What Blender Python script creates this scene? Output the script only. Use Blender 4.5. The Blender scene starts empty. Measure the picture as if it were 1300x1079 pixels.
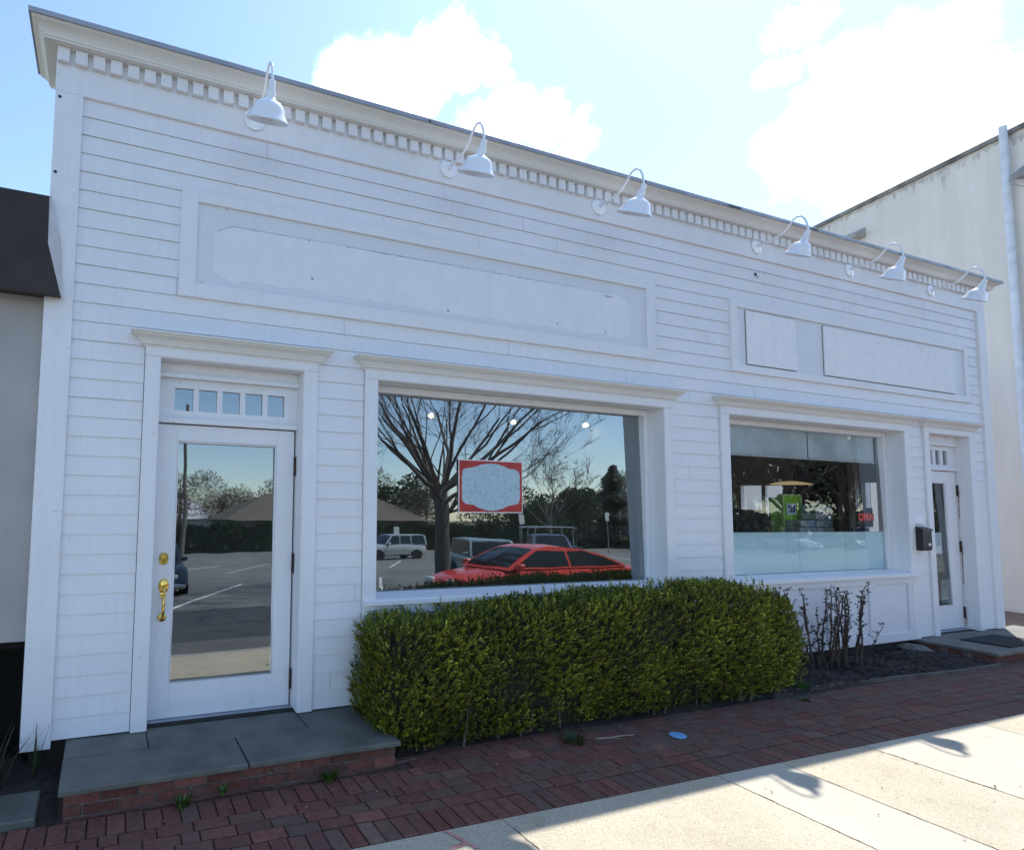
import bpy, bmesh, math, random
from mathutils import Vector, Matrix
R = math.radians
rnd = random.Random(7)
scene = bpy.context.scene
COL = scene.collection

# ------------------------------------------------------------------ helpers
def tag(o, label=None, cat=None, group=None, kind=None):
    if label: o['label'] = label
    if cat: o['category'] = cat
    if group: o['group'] = group
    if kind: o['kind'] = kind
    return o

def empty(name, loc=(0, 0, 0), rz=0.0, label=None, cat=None, group=None):
    o = bpy.data.objects.new(name, None)
    o.empty_display_size = .1
    COL.objects.link(o)
    o.location = loc
    o.rotation_euler = (0, 0, rz)
    return tag(o, label, cat, group)

class MB:
    """collects shapes for ONE mesh"""
    def __init__(s):
        s.v = []; s.f = []; s.c = []; s.m = []
        s.cur = None; s.mi = 0
    def add(s, vs, fs):
        n = len(s.v)
        s.v += [tuple(p) for p in vs]
        for f in fs:
            s.f.append(tuple(i + n for i in f)); s.c.append(s.cur); s.m.append(s.mi)
    def box(s, x0, x1, y0, y1, z0, z1):
        if x1 < x0: x0, x1 = x1, x0
        if y1 < y0: y0, y1 = y1, y0
        if z1 < z0: z0, z1 = z1, z0
        s.add([(x0,y0,z0),(x1,y0,z0),(x1,y1,z0),(x0,y1,z0),(x0,y0,z1),(x1,y0,z1),(x1,y1,z1),(x0,y1,z1)],
              [(0,3,2,1),(4,5,6,7),(0,1,5,4),(1,2,6,5),(2,3,7,6),(3,0,4,7)])
    def cbox(s, x0, x1, y0, y1, z0, z1, b=.003):
        """box with chamfered edges"""
        bm = bmesh.new()
        m = MB(); m.box(x0, x1, y0, y1, z0, z1)
        vs = [bm.verts.new(p) for p in m.v]
        for f in m.f: bm.faces.new([vs[i] for i in f])
        b = min(b, .45*min(abs(x1-x0), abs(y1-y0), abs(z1-z0)))
        bmesh.ops.bevel(bm, geom=list(bm.edges), offset=b, segments=1, affect='EDGES')
        bm.verts.index_update()
        s.add([v.co[:] for v in bm.verts], [[v.index for v in f.verts] for f in bm.faces])
        bm.free()
    def quad(s, a, b, c, d): s.add([a, b, c, d], [(0, 1, 2, 3)])
    def prism(s, poly, axis, a0, a1):
        """poly: 2D list in the two other axes (in order), extruded along axis"""
        n = len(poly)
        def P(p, a):
            q = list(p); q.insert(axis, a); return tuple(q)
        vs = [P(p, a0) for p in poly] + [P(p, a1) for p in poly]
        fs = [(i, (i+1) % n, n+(i+1) % n, n+i) for i in range(n)]
        fs += [tuple(range(n-1, -1, -1)), tuple(range(n, 2*n))]
        s.add(vs, fs)
    def tube(s, pts, rad, n=8, cap=True):
        pts = [Vector(p) for p in pts]
        if not hasattr(rad, '__len__'): rad = [rad]*len(pts)
        rings = []
        t0 = (pts[1]-pts[0]).normalized()
        up = Vector((0, 0, 1)) if abs(t0.z) < .9 else Vector((1, 0, 0))
        u = t0.cross(up).normalized()
        vs = []
        for i, p in enumerate(pts):
            if i == 0: t = pts[1]-pts[0]
            elif i == len(pts)-1: t = pts[-1]-pts[-2]
            else: t = (pts[i+1]-pts[i]).normalized() + (pts[i]-pts[i-1]).normalized()
            t = t.normalized() if t.length > 1e-9 else t0
            u = u - t*u.dot(t)
            u = u.normalized() if u.length > 1e-6 else t.orthogonal().normalized()
            w = t.cross(u)
            for k in range(n):
                a = 2*math.pi*k/n
                vs.append(p + (u*math.cos(a)+w*math.sin(a))*rad[i])
        fs = []
        for i in range(len(pts)-1):
            for k in range(n):
                k2 = (k+1) % n
                fs.append((i*n+k, i*n+k2, (i+1)*n+k2, (i+1)*n+k))
        if cap:
            fs.append(tuple(range(n-1, -1, -1))); fs.append(tuple(range((len(pts)-1)*n, len(pts)*n)))
        s.add(vs, fs)
    def lathe(s, prof, origin=(0,0,0), axis=(0,0,1), n=24, caps=True):
        """prof: (radius, distance along axis)"""
        ax = Vector(axis).normalized(); u = ax.orthogonal().normalized(); w = ax.cross(u); o = Vector(origin)
        vs = []
        for r, h in prof:
            for k in range(n):
                a = 2*math.pi*k/n
                vs.append(o+ax*h+(u*math.cos(a)+w*math.sin(a))*r)
        fs = []
        for i in range(len(prof)-1):
            for k in range(n):
                k2 = (k+1) % n
                fs.append((i*n+k, i*n+k2, (i+1)*n+k2, (i+1)*n+k))
        if caps:
            if prof[0][0] > 1e-5: fs.append(tuple(range(n-1, -1, -1)))
            if prof[-1][0] > 1e-5: fs.append(tuple(range((len(prof)-1)*n, len(prof)*n)))
        s.add(vs, fs)
    def crown(s, prof, xl, xr, yb, yl=None, yr=None):
        """moulding profile (projection, z) swept round left return, front, right return with mitres"""
        yl = yb if yl is None else yl
        yr = yb if yr is None else yr
        n = len(prof); vs = []
        for p, z in prof:
            vs += [(xl-p, yl, z), (xl-p, yb-p, z), (xr+p, yb-p, z), (xr+p, yr, z)]
        fs = []
        for i in range(n-1):
            for k in range(3):
                fs.append((i*4+k, i*4+k+1, (i+1)*4+k+1, (i+1)*4+k))
        fs.append(tuple(i*4 for i in range(n)))
        fs.append(tuple(i*4+3 for i in range(n-1, -1, -1)))
        s.add(vs, fs)
    def build(s, name, mat, parent=None, smooth=False, auto=None):
        me = bpy.data.meshes.new(name)
        me.from_pydata(s.v, [], s.f)
        mats = mat if isinstance(mat, (list, tuple)) else [mat]
        for m in mats: me.materials.append(m)
        if len(mats) > 1:
            me.polygons.foreach_set('material_index', s.m)
        if any(c is not None for c in s.c):
            at = me.color_attributes.new('tint', 'FLOAT_COLOR', 'CORNER')
            buf = []
            for p, c in zip(me.polygons, s.c):
                c = c or (1, 1, 1)
                buf += [c[0], c[1], c[2], 1.0]*p.loop_total
            at.data.foreach_set('color', buf)
        bm = bmesh.new(); bm.from_mesh(me)
        bmesh.ops.recalc_face_normals(bm, faces=bm.faces)
        bm.to_mesh(me); bm.free()
        if smooth:
            me.polygons.foreach_set('use_smooth', [True]*len(me.polygons))
        if auto:
            me.polygons.foreach_set('use_smooth', [True]*len(me.polygons))
            me.set_sharp_from_angle(angle=R(auto))
        me.update()
        o = bpy.data.objects.new(name, me)
        COL.objects.link(o)
        if parent: o.parent = parent
        return o

# ------------------------------------------------------------------ materials
def newmat(name):
    m = bpy.data.materials.new(name); m.use_nodes = True
    nt = m.node_tree; b = nt.nodes['Principled BSDF']
    return m, nt, b

def noise(nt, scale, detail=4, rough=.55, vec=None, sc=None):
    n = nt.nodes.new('ShaderNodeTexNoise'); n.inputs['Scale'].default_value = scale
    n.inputs['Detail'].default_value = detail; n.inputs['Roughness'].default_value = rough
    if vec is None:
        g = nt.nodes.new('ShaderNodeNewGeometry'); vec = g.outputs['Position']
    if sc:
        mp = nt.nodes.new('ShaderNodeMapping'); mp.inputs['Scale'].default_value = sc
        nt.links.new(vec, mp.inputs['Vector']); vec = mp.outputs['Vector']
    nt.links.new(vec, n.inputs['Vector'])
    return n.outputs['Fac']

def ramp(nt, fac, stops):
    r = nt.nodes.new('ShaderNodeValToRGB')
    el = r.color_ramp.elements
    while len(el) < len(stops): el.new(.5)
    for e, (p, c) in zip(el, stops):
        e.position = p; e.color = (c[0], c[1], c[2], 1) if hasattr(c, '__len__') else (c, c, c, 1)
    nt.links.new(fac, r.inputs['Fac'])
    return r.outputs['Color']

def mix(nt, a, b, fac, mode='MIX'):
    m = nt.nodes.new('ShaderNodeMix'); m.data_type = 'RGBA'; m.blend_type = mode
    for k, x in ((6, a), (7, b)):
        if hasattr(x, 'is_output'): nt.links.new(x, m.inputs[k])
        else: m.inputs[k].default_value = (x[0], x[1], x[2], 1)
    if hasattr(fac, 'is_output'): nt.links.new(fac, m.inputs[0])
    else: m.inputs[0].default_value = fac
    return m.outputs[2]

def bump(nt, b, h, strength=.3, dist=.01):
    n = nt.nodes.new('ShaderNodeBump'); n.inputs['Strength'].default_value = strength
    n.inputs['Distance'].default_value = dist
    nt.links.new(h, n.inputs['Height']); nt.links.new(n.outputs['Normal'], b.inputs['Normal'])

def plain(name, col, rough=.6, metal=0.0, var=.12, scale=6.0, bmp=0.0, bscale=60, spec=.5):
    m, nt, b = newmat(name)
    lo = tuple(c*(1-var) for c in col); hi = tuple(min(1, c*(1+var)) for c in col)
    c = ramp(nt, noise(nt, scale, 5), [(.3, lo), (.7, hi)])
    nt.links.new(c, b.inputs['Base Color'])
    b.inputs['Roughness'].default_value = rough; b.inputs['Metallic'].default_value = metal
    b.inputs['Specular IOR Level'].default_value = spec
    if bmp: bump(nt, b, noise(nt, bscale, 6), bmp, .01)
    return m

def tinted(name, rough=.7, var=.18, scale=30, bmp=.3, bscale=120, spec=.3, transl=0):
    """colour of each piece comes from its own tint attribute, broken up by noise"""
    m, nt, b = newmat(name)
    a = nt.nodes.new('ShaderNodeAttribute'); a.attribute_name = 'tint'
    k = ramp(nt, noise(nt, scale, 5), [(.25, 1-var), (.75, 1+var)])
    c = mix(nt, a.outputs['Color'], k, 1.0, 'MULTIPLY')
    nt.links.new(c, b.inputs['Base Color'])
    b.inputs['Roughness'].default_value = rough; b.inputs['Specular IOR Level'].default_value = spec
    if bmp: bump(nt, b, noise(nt, bscale, 5), bmp, .004)
    return m

def white_paint(name, col=(.770, .770, .795), flake=.0, streak=.5):
    m, nt, b = newmat(name)
    big = ramp(nt, noise(nt, 1.3, 6, .65), [(.3, tuple(c*.955 for c in col)), (.7, col)])
    st = ramp(nt, noise(nt, 3.0, 6, .6, sc=(9, 9, .7)), [(.35, (.93, .925, .90)), (.62, (1, 1, 1))])
    c = mix(nt, big, st, streak, 'MULTIPLY')
    sp = ramp(nt, noise(nt, 26, 3, .5), [(.24, (.62, .58, .50)), (.285, (1, 1, 1))])
    c = mix(nt, c, sp, .8, 'MULTIPLY')
    nt.links.new(c, b.inputs['Base Color'])
    rr = ramp(nt, noise(nt, 5, 4), [(.3, .42), (.7, .6)])
    nt.links.new(rr, b.inputs['Roughness'])
    bump(nt, b, noise(nt, 14, 6, .6, sc=(.5, 3, 5)), .10, .006)
    return m

def glass(name, base=.42, tint=(.86, .90, .90), ripple=.0):
    m, nt, b = newmat(name)
    nt.nodes.remove(b)
    out = nt.nodes['Material Output']
    tr = nt.nodes.new('ShaderNodeBsdfTransparent'); tr.inputs['Color'].default_value = (*tint, 1)
    gl = nt.nodes.new('ShaderNodeBsdfGlossy'); gl.inputs['Roughness'].default_value = 0.0
    gl.inputs['Color'].default_value = (.86, .95, 1.0, 1)
    fr = nt.nodes.new('ShaderNodeFresnel'); fr.inputs['IOR'].default_value = 1.5
    ad = nt.nodes.new('ShaderNodeMath'); ad.operation = 'MULTIPLY_ADD'
    ad.inputs[1].default_value = 1.0-base; ad.inputs[2].default_value = base
    nt.links.new(fr.outputs[0], ad.inputs[0])
    mx = nt.nodes.new('ShaderNodeMixShader')
    nt.links.new(ad.outputs[0], mx.inputs[0]); nt.links.new(tr.outputs[0], mx.inputs[1]); nt.links.new(gl.outputs[0], mx.inputs[2])
    nt.links.new(mx.outputs[0], out.inputs['Surface'])
    if ripple:
        n = nt.nodes.new('ShaderNodeBump'); n.inputs['Strength'].default_value = ripple; n.inputs['Distance'].default_value = .02
        nt.links.new(noise(nt, 2.2, 1, .4), n.inputs['Height'])
        nt.links.new(n.outputs['Normal'], gl.inputs['Normal'])
    return m

M = {}
M['paint'] = white_paint('white_paint')
M['bounce_trim'] = white_paint('bounce_tinted_paint', (.73, .718, .69))  # warm bounce light on cornice and hoods is mixed into this paint colour
M['siding'] = white_paint('siding_paint', (.765, .766, .793))
M['panel'] = white_paint('panel_paint', (.70, .712, .75), streak=.3)
M['ghost'] = white_paint('ghost_paint', (.755, .76, .79), streak=.5)
_nt = M['ghost'].node_tree; _b = _nt.nodes['Principled BSDF']; _src = _b.inputs['Base Color'].links[0].from_socket
_nt.links.new(mix(_nt, _src, (.785, .782, .80), ramp(_nt, noise(_nt, 2.6, 8, .72, sc=(1.6, 1, 1)), [(.40, 0.0), (.62, .7)])), _b.inputs['Base Color'])
M['flash'] = plain('grey_flashing', (.30, .32, .36), .45, .3, .2, 3)
M['shade'] = plain('lamp_enamel', (.78, .80, .84), .10, 0, .03, 8)
M['shade'].node_tree.nodes['Principled BSDF'].inputs['Coat Weight'].default_value = 1.0
M['shade'].node_tree.nodes['Principled BSDF'].inputs['Coat Roughness'].default_value = .04
M['glass'] = glass('window_glass', .27, ripple=.035)
M['glass_shop'] = glass('shop_glass', .07, (.97, .99, .985), ripple=.03)
M['glass_door'] = glass('door_glass', .25, ripple=.05)
M['brass'] = plain('brass', (.82, .56, .14), .18, 1.0, .1, 40)
M['black'] = plain('black_metal', (.018, .018, .02), .45, .2, .3, 20)
M['rust'] = plain('rusty_hinge', (.05, .03, .025), .7, .2, .6, 30)
M['soil'] = plain('dark_soil', (.030, .024, .020), .95, 0, .5, 14, 1.0, 30)
M['mulch'] = plain('bark_mulch', (.038, .030, .027), .95, 0, .55, 22, 1.0, 40)
M['bluestone'] = plain('bluestone', (.112, .112, .098), .62, 0, .30, 4, .25, 25)
M['wood_edge'] = plain('weathered_wood', (.10, .085, .075), .85, 0, .4, 9, .5, 40)
M['joint'] = plain('joint_sand', (.080, .048, .040), .95, 0, .4, 30, .6, 90)
M['mortar'] = plain('old_mortar', (.15, .13, .12), .95, 0, .35, 30, .8, 60)
M['brick'] = tinted('fired_brick', .85, .28, 26, .5, 90)
_nt = M['brick'].node_tree; _b = _nt.nodes['Principled BSDF']; _src = _b.inputs['Base Color'].links[0].from_socket
_d = ramp(_nt, noise(_nt, 2.3, 7, .68), [(.50, 0.0), (.68, .62)])
_nt.links.new(mix(_nt, _src, (.105, .085, .070), _d), _b.inputs['Base Color'])
M['leaf'] = tinted('leaf', .38, .2, 20, 0, spec=.5)
_nt = M['leaf'].node_tree; _b = _nt.nodes['Principled BSDF']; _o = _nt.nodes['Material Output']
_t = _nt.nodes.new('ShaderNodeBsdfTranslucent'); _m = _nt.nodes.new('ShaderNodeMixShader'); _m.inputs[0].default_value = .28
_nt.links.new(_b.inputs['Base Color'].links[0].from_socket, _t.inputs['Color'])
_nt.links.new(_b.outputs[0], _m.inputs[1]); _nt.links.new(_t.outputs[0], _m.inputs[2]); _nt.links.new(_m.outputs[0], _o.inputs['Surface'])
M['bark'] = plain('bark', (.115, .095, .080), .9, 0, .4, 12, .8, 18)
M['cane'] = plain('rose_cane', (.065, .045, .036), .8, 0, .4, 30, .4, 60)
M['mat'] = plain('rubber_mat', (.010, .011, .014), .85, 0, .3, 60, .8, 120)
M['kerb'] = plain('kerb_stone', (.30, .29, .27), .85, 0, .2, 5, .4, 50)
M['dark'] = plain('dark_void', (.004, .004, .004), .9)
M['stone'] = plain('field_stone', (.14, .135, .13), .9, 0, .3, 12, .6, 30)
M['blue'] = plain('blue_plastic', (.16, .38, .66), .5, 0, .06, 12)
M['litter'] = plain('dry_leaf', (.10, .07, .04), .9, 0, .4, 30)
M['twig'] = plain('dry_twig', (.26, .22, .17), .9, 0, .3, 30)
M['tyre'] = plain('tyre_rubber', (.012, .012, .012), .85)
M['rim'] = plain('alloy_rim', (.35, .35, .36), .3, .9)
M['car_glass'] = plain('car_glass', (.010, .013, .016), .06, 0, .05)
M['red_car'] = plain('red_car_paint', (.60, .06, .045), .22, 0, .05, 2)
M['silver_car'] = plain('silver_car_paint', (.42, .43, .43), .28, .35, .05, 2)
M['green_car'] = plain('grey_green_car_paint', (.20, .26, .27), .28, .3, .05, 2)
M['navy_car'] = plain('navy_car_paint', (.02, .035, .06), .25, .1, .05, 2)
M['white_car'] = plain('white_car_paint', (.75, .75, .74), .25, 0, .04, 2)
M['blue_car'] = plain('blue_grey_car_paint', (.10, .13, .20), .3, .2, .05, 2)
M['chrome'] = plain('chrome', (.7, .7, .7), .12, 1.0)
M['lamp_glass'] = plain('headlamp_lens', (.7, .7, .68), .1)
M['tail'] = plain('tail_lens', (.4, .01, .01), .2)

# ------------------------------------------------------------------ world, sun, camera
SUN_EL, SUN_AZ = 58.2, 63.2
sd = Vector((math.sin(R(SUN_AZ))*math.cos(R(SUN_EL)), math.cos(R(SUN_AZ))*math.cos(R(SUN_EL)), math.sin(R(SUN_EL))))
sun = bpy.data.lights.new('sun', 'SUN'); sun.energy = 3.5; sun.angle = R(.53); sun.color = (1, .955, .88)
so = bpy.data.objects.new('sun', sun); COL.objects.link(so)
so.rotation_euler = (-sd).to_track_quat('-Z', 'Y').to_euler()

w = bpy.data.worlds.new('World'); scene.world = w; w.use_nodes = True
nt = w.node_tree
bg = nt.nodes['Background']; bg.inputs['Strength'].default_value = .145
sky = nt.nodes.new('ShaderNodeTexSky'); sky.sky_type = 'NISHITA'; sky.sun_disc = False
sky.sun_elevation = R(SUN_EL); sky.sun_rotation = R(SUN_AZ)
sky.air_density = 1.0; sky.dust_density = .3; sky.ozone_density = 2.0
tc = nt.nodes.new('ShaderNodeTexCoord')
nz = nt.nodes.new('ShaderNodeTexNoise'); nz.inputs['Scale'].default_value = 5.5; nz.inputs['Detail'].default_value = 9; nz.inputs['Roughness'].default_value = .62
nt.links.new(tc.outputs['Generated'], nz.inputs['Vector'])
sub = nt.nodes.new('ShaderNodeVectorMath'); sub.operation = 'SUBTRACT'; sub.inputs[1].default_value = (.5, .5, .5)
nt.links.new(nz.outputs['Color'], sub.inputs[0])
scl = nt.nodes.new('ShaderNodeVectorMath'); scl.operation = 'SCALE'; scl.inputs['Scale'].default_value = .21
nt.links.new(sub.outputs[0], scl.inputs[0])
addv = nt.nodes.new('ShaderNodeVectorMath'); addv.operation = 'ADD'
nt.links.new(tc.outputs['Generated'], addv.inputs[0]); nt.links.new(scl.outputs[0], addv.inputs[1])
CLOUDS = []  # (direction, radius)
CLOUDS = [((0.299, 0.743, 0.599), 0.0485), ((0.349, 0.728, 0.59), 0.0432), ((0.398, 0.688, 0.607), 0.0355), ((0.434, 0.652, 0.621), 0.0424), ((0.47, 0.638, 0.609), 0.0322), ((0.433, 0.68, 0.593), 0.0314), ((0.505, 0.666, 0.549), 0.0512), ((0.562, 0.634, 0.531), 0.0418), ((0.61, 0.617, 0.497), 0.0364), ((0.404, 0.72, 0.564), 0.0495), ((0.81, 0.319, 0.492), 0.0557), ((0.798, 0.367, 0.478), 0.0567), ((0.795, 0.413, 0.444), 0.0571), ((0.793, 0.448, 0.412), 0.0534), ((0.834, 0.373, 0.405), 0.0845), ((0.854, 0.309, 0.418), 0.0691), ((0.838, 0.278, 0.469), 0.0326), ((0.774, 0.384, 0.503), 0.0348), ((0.735, 0.401, 0.547), 0.0251), ((0.745, 0.429, 0.511), 0.0214), ((0.862, 0.367, 0.351), 0.0612), ((0.884, 0.287, 0.368), 0.0668)]
dens = None
for d, r in CLOUDS:
    dv = Vector(d).normalized()
    ds = nt.nodes.new('ShaderNodeVectorMath'); ds.operation = 'DISTANCE'; ds.inputs[1].default_value = dv
    nt.links.new(addv.outputs[0], ds.inputs[0])
    mr = nt.nodes.new('ShaderNodeMapRange'); mr.interpolation_type = 'SMOOTHSTEP'
    mr.inputs['From Min'].default_value = r*1.12; mr.inputs['From Max'].default_value = r*.10
    nt.links.new(ds.outputs['Value'], mr.inputs['Value'])
    if dens is None: dens = mr.outputs[0]
    else:
        mx = nt.nodes.new('ShaderNodeMath'); mx.operation = 'MAXIMUM'
        nt.links.new(dens, mx.inputs[0]); nt.links.new(mr.outputs[0], mx.inputs[1]); dens = mx.outputs[0]
vd = nt.nodes.new('ShaderNodeVectorMath'); vd.operation = 'DISTANCE'; vd.inputs[1].default_value = (.78, .42, .46)
nt.links.new(tc.outputs['Generated'], vd.inputs[0])
vm = nt.nodes.new('ShaderNodeMapRange'); vm.interpolation_type = 'SMOOTHSTEP'
vm.inputs['From Min'].default_value = 1.05; vm.inputs['From Max'].default_value = .15; vm.inputs['To Max'].default_value = .16
nt.links.new(vd.outputs['Value'], vm.inputs['Value'])
veil = mix(nt, sky.outputs[0], (4.2, 6.2, 6.6), vm.outputs[0])
cm = mix(nt, veil, (9.5, 9.6, 9.8), dens)
nt.links.new(cm, bg.inputs['Color'])

cam = bpy.data.cameras.new('camera'); co = bpy.data.objects.new('camera', cam); COL.objects.link(co)
PX, PY, F = -247.123, 35.737, 727.91
yaw, pitch, roll = .35583456, .07345541, .01920286
cy, sy, cp, sp = math.cos(yaw), math.sin(yaw), math.cos(pitch), math.sin(pitch)
fwd = Vector((sy*cp, cy*cp, sp)); rt = Vector((cy, -sy, 0)); up = rt.cross(fwd)
rt2 = rt*math.cos(roll) + up*math.sin(roll); up2 = -rt*math.sin(roll) + up*math.cos(roll)
mtx = Matrix((rt2, up2, -fwd)).transposed().to_4x4()
mtx.translation = Vector((.44987522, -4.43798401, 1.70721877))
co.matrix_world = mtx
cam.sensor_fit = 'HORIZONTAL'; cam.sensor_width = 36
cam.lens = F/1300*36
cam.shift_x = -PX/1300; cam.shift_y = PY/1300
cam.clip_end = 2000; cam.clip_start = .05
scene.camera = co
scene.view_settings.view_transform = 'Standard'; scene.view_settings.look = 'None'
scene.view_settings.exposure = 1.07
scene.view_settings.gamma = 1

# ------------------------------------------------------------------ ground
def gz(x): return -.198 + .0045*max(-9, min(13, x)) - (0.055*(x-13.0) if x > 13 else 0)
def ysh(x): return -.024*(max(-9, min(13, x))-1.7)          # the walk runs slightly skew to the facade
def lot(y): return -.42-.10*max(0, min(1, (-3-y)/3)) if y > -6 else -.52 - .027*(-6-y)

def strip(prof, x0, x1, nx=2):
    m = MB(); n = len(prof)
    xs = [x0+(x1-x0)*i/(nx-1) for i in range(nx)]
    vs = [(x, y, z) for x in xs for y, z in prof]
    fs = [(i*n+k, (i+1)*n+k, (i+1)*n+k+1, i*n+k+1) for i in range(nx-1) for k in range(n-1)]
    m.add(vs, fs); return m
far = lot(-49)
g = strip([(500, -.75), (-2.6, -.75), (-2.9, -.75), (-6, -.60), (-49, far-.06), (-600, far-.06)], -500, 500, 3)
tag(g.build('ground', plain('dry_grass', (.085, .085, .045), .95, 0, .35, .6, .6, 4)), 'dull winter grass far off beyond the parking lot', None, None, 'structure')

def asphalt(name, col, dark):
    m, nt, b = newmat(name)
    c = ramp(nt, noise(nt, .35, 6, .6), [(.35, tuple(x*.8 for x in col)), (.65, tuple(x*1.2 for x in col))])
    sp = ramp(nt, noise(nt, 160, 3, .7), [(.3, .7), (.7, 1.35)])
    nt.links.new(mix(nt, c, sp, .8, 'MULTIPLY'), b.inputs['Base Color'])
    b.inputs['Roughness'].default_value = .85
    bump(nt, b, noise(nt, 150, 4), .4, .006)
    return m
road = strip([(-4.95, lot(-4.95)), (-6, lot(-6)), (-8.9, lot(-8.9))], -60, 140, 2)
tag(road.build('road', asphalt('dark_asphalt', (.055, .055, .058), 1)), 'dark asphalt roadway along the kerb', None, None, 'structure')
lane = strip([(-2.86, -.42), (-3.0, lot(-3.0)), (-4.95, lot(-4.95))], -60, 140, 2)
tag(lane.build('parking_lane', asphalt('grey_asphalt', (.115, .112, .108), 1)), 'grey asphalt parking lane beside the kerb', None, None, 'structure')
pl = strip([(-8.9, lot(-8.9)), (-20, lot(-20)), (-47.5, lot(-47.5))], -60, 140, 2)
tag(pl.build('parking_lot', asphalt('worn_asphalt', (.15, .148, .14), 1)), 'worn grey asphalt parking lot sloping away from the shop', None, None, 'structure')
mk = MB()
def stripe(a, b, wd):
    a, b = Vector(a), Vector(b); d = (b-a).normalized(); n = Vector((-d.y, d.x))*wd/2
    N = 6; L = [a+(b-a)*i/N for i in range(N+1)]
    for p, q in zip(L, L[1:]):
        mk.quad(*[(v.x, v.y, lot(v.y)+.006) for v in (p-n, q-n, q+n, p+n)])
stripe((-20, -3.75), (60, -3.3), .16)
for i in range(-4, 24):
    x = 2.0+i*2.75
    stripe((x, -9.1), (x+3.2, -15.5), .11)
for i in range(0, 20):
    x = -2+i*2.75
    stripe((x+5, -21), (x+8.6, -26.5), .11)
tag(mk.build('road_marking', plain('worn_white_line', (.62, .62, .58), .8, 0, .3, 8)), 'worn white parking lines and kerb line', None, None, 'structure')

# kerb + concrete walk
kb = MB()
for i in range(-4, 14):
    x0, x1 = i*3.0, i*3.0+2.992
    y0 = -2.86
    kb.add([(x0,y0,-.5),(x1,y0,-.5),(x1,y0+.16,-.5),(x0,y0+.16,-.5),(x0,y0,gz(x0)-.012),(x1,y0,gz(x1)-.012),(x1,y0+.16,gz(x1)-.004),(x0,y0+.16,gz(x0)-.004)],
           [(0,3,2,1),(4,5,6,7),(0,1,5,4),(1,2,6,5),(2,3,7,6),(3,0,4,7)])
tag(kb.build('kerb', M['kerb']), 'pale concrete kerb at the road edge', None, None, 'structure')

def concrete(name, col, agg):
    m, nt, b = newmat(name)
    big = ramp(nt, noise(nt, 1.1, 6, .6), [(.3, tuple(x*.86 for x in col)), (.72, tuple(x*1.08 for x in col))])
    v = nt.nodes.new('ShaderNodeTexVoronoi'); v.inputs['Scale'].default_value = 175 if agg else 300
    gg = nt.nodes.new('ShaderNodeNewGeometry'); nt.links.new(gg.outputs['Position'], v.inputs['Vector'])
    bw = nt.nodes.new('ShaderNodeRGBToBW'); nt.links.new(v.outputs['Color'], bw.inputs[0])
    k = ramp(nt, bw.outputs[0], [(.15, .74 if agg else .9), (.5, 1.0), (.9, 1.18 if agg else 1.05)])
    c = mix(nt, big, k, 1, 'MULTIPLY')
    st = ramp(nt, noise(nt, 7, 5, .6), [(.28, (.72, .68, .62)), (.42, (1, 1, 1))])
    c = mix(nt, c, st, .45, 'MULTIPLY')
    v2 = nt.nodes.new('ShaderNodeTexVoronoi'); v2.inputs['Scale'].default_value = 3.1; nt.links.new(gg.outputs['Position'], v2.inputs['Vector'])
    sp2_ = ramp(nt, v2.outputs['Distance'], [(.035, (.52, .49, .45)), (.060, (1, 1, 1))])
    c = mix(nt, c, sp2_, .75, 'MULTIPLY')
    nt.links.new(c, b.inputs['Base Color']); b.inputs['Roughness'].default_value = .88
    bump(nt, b, v.outputs['Distance'], .5 if agg else .15, .006)
    return m
M['agg'] = concrete('exposed_aggregate', (.47, .415, .315), True)
M['smooth'] = concrete('smooth_concrete', (.46, .425, .35), False)
cw = MB()
YC = -1.478
brk = [(-9, .95, 0), (.96, 2.75, 0), (2.758, 4.526, 0), (4.536, 5.172, 1), (5.182, 6.136, 0), (6.148, 7.7, 1), (7.71, 9.3, 0), (9.31, 10.1, 1), (10.11, 13, 0)]
for x0, x1, mi in brk:
    cw.mi = mi
    n = 6
    for j in range(n):
        a = x0+(x1-x0)*j/n; b = x0+(x1-x0)*(j+1)/n
        dz = rnd.uniform(-.001, .001)
        cw.add([(a, YC+ysh(a), gz(a)), (b, YC+ysh(b), gz(b)), (b, -2.695, gz(b)), (a, -2.695, gz(a))], [(0, 1, 2, 3)])
    cw.add([(x0, YC+ysh(x0), gz(x0)), (x0, -2.695, gz(x0)), (x0, -2.695, -.4), (x0, YC+ysh(x0), -.4)], [(0, 1, 2, 3)])
    cw.add([(x1, YC+ysh(x1), gz(x1)), (x1, -2.695, gz(x1)), (x1, -2.695, -.4), (x1, YC+ysh(x1), -.4)], [(3, 2, 1, 0)])
tag(cw.build('concrete_sidewalk', [M['agg'], M['smooth']]), 'sunlit concrete walk of pebbled slabs and smooth bands', None, None, 'structure')
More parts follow.
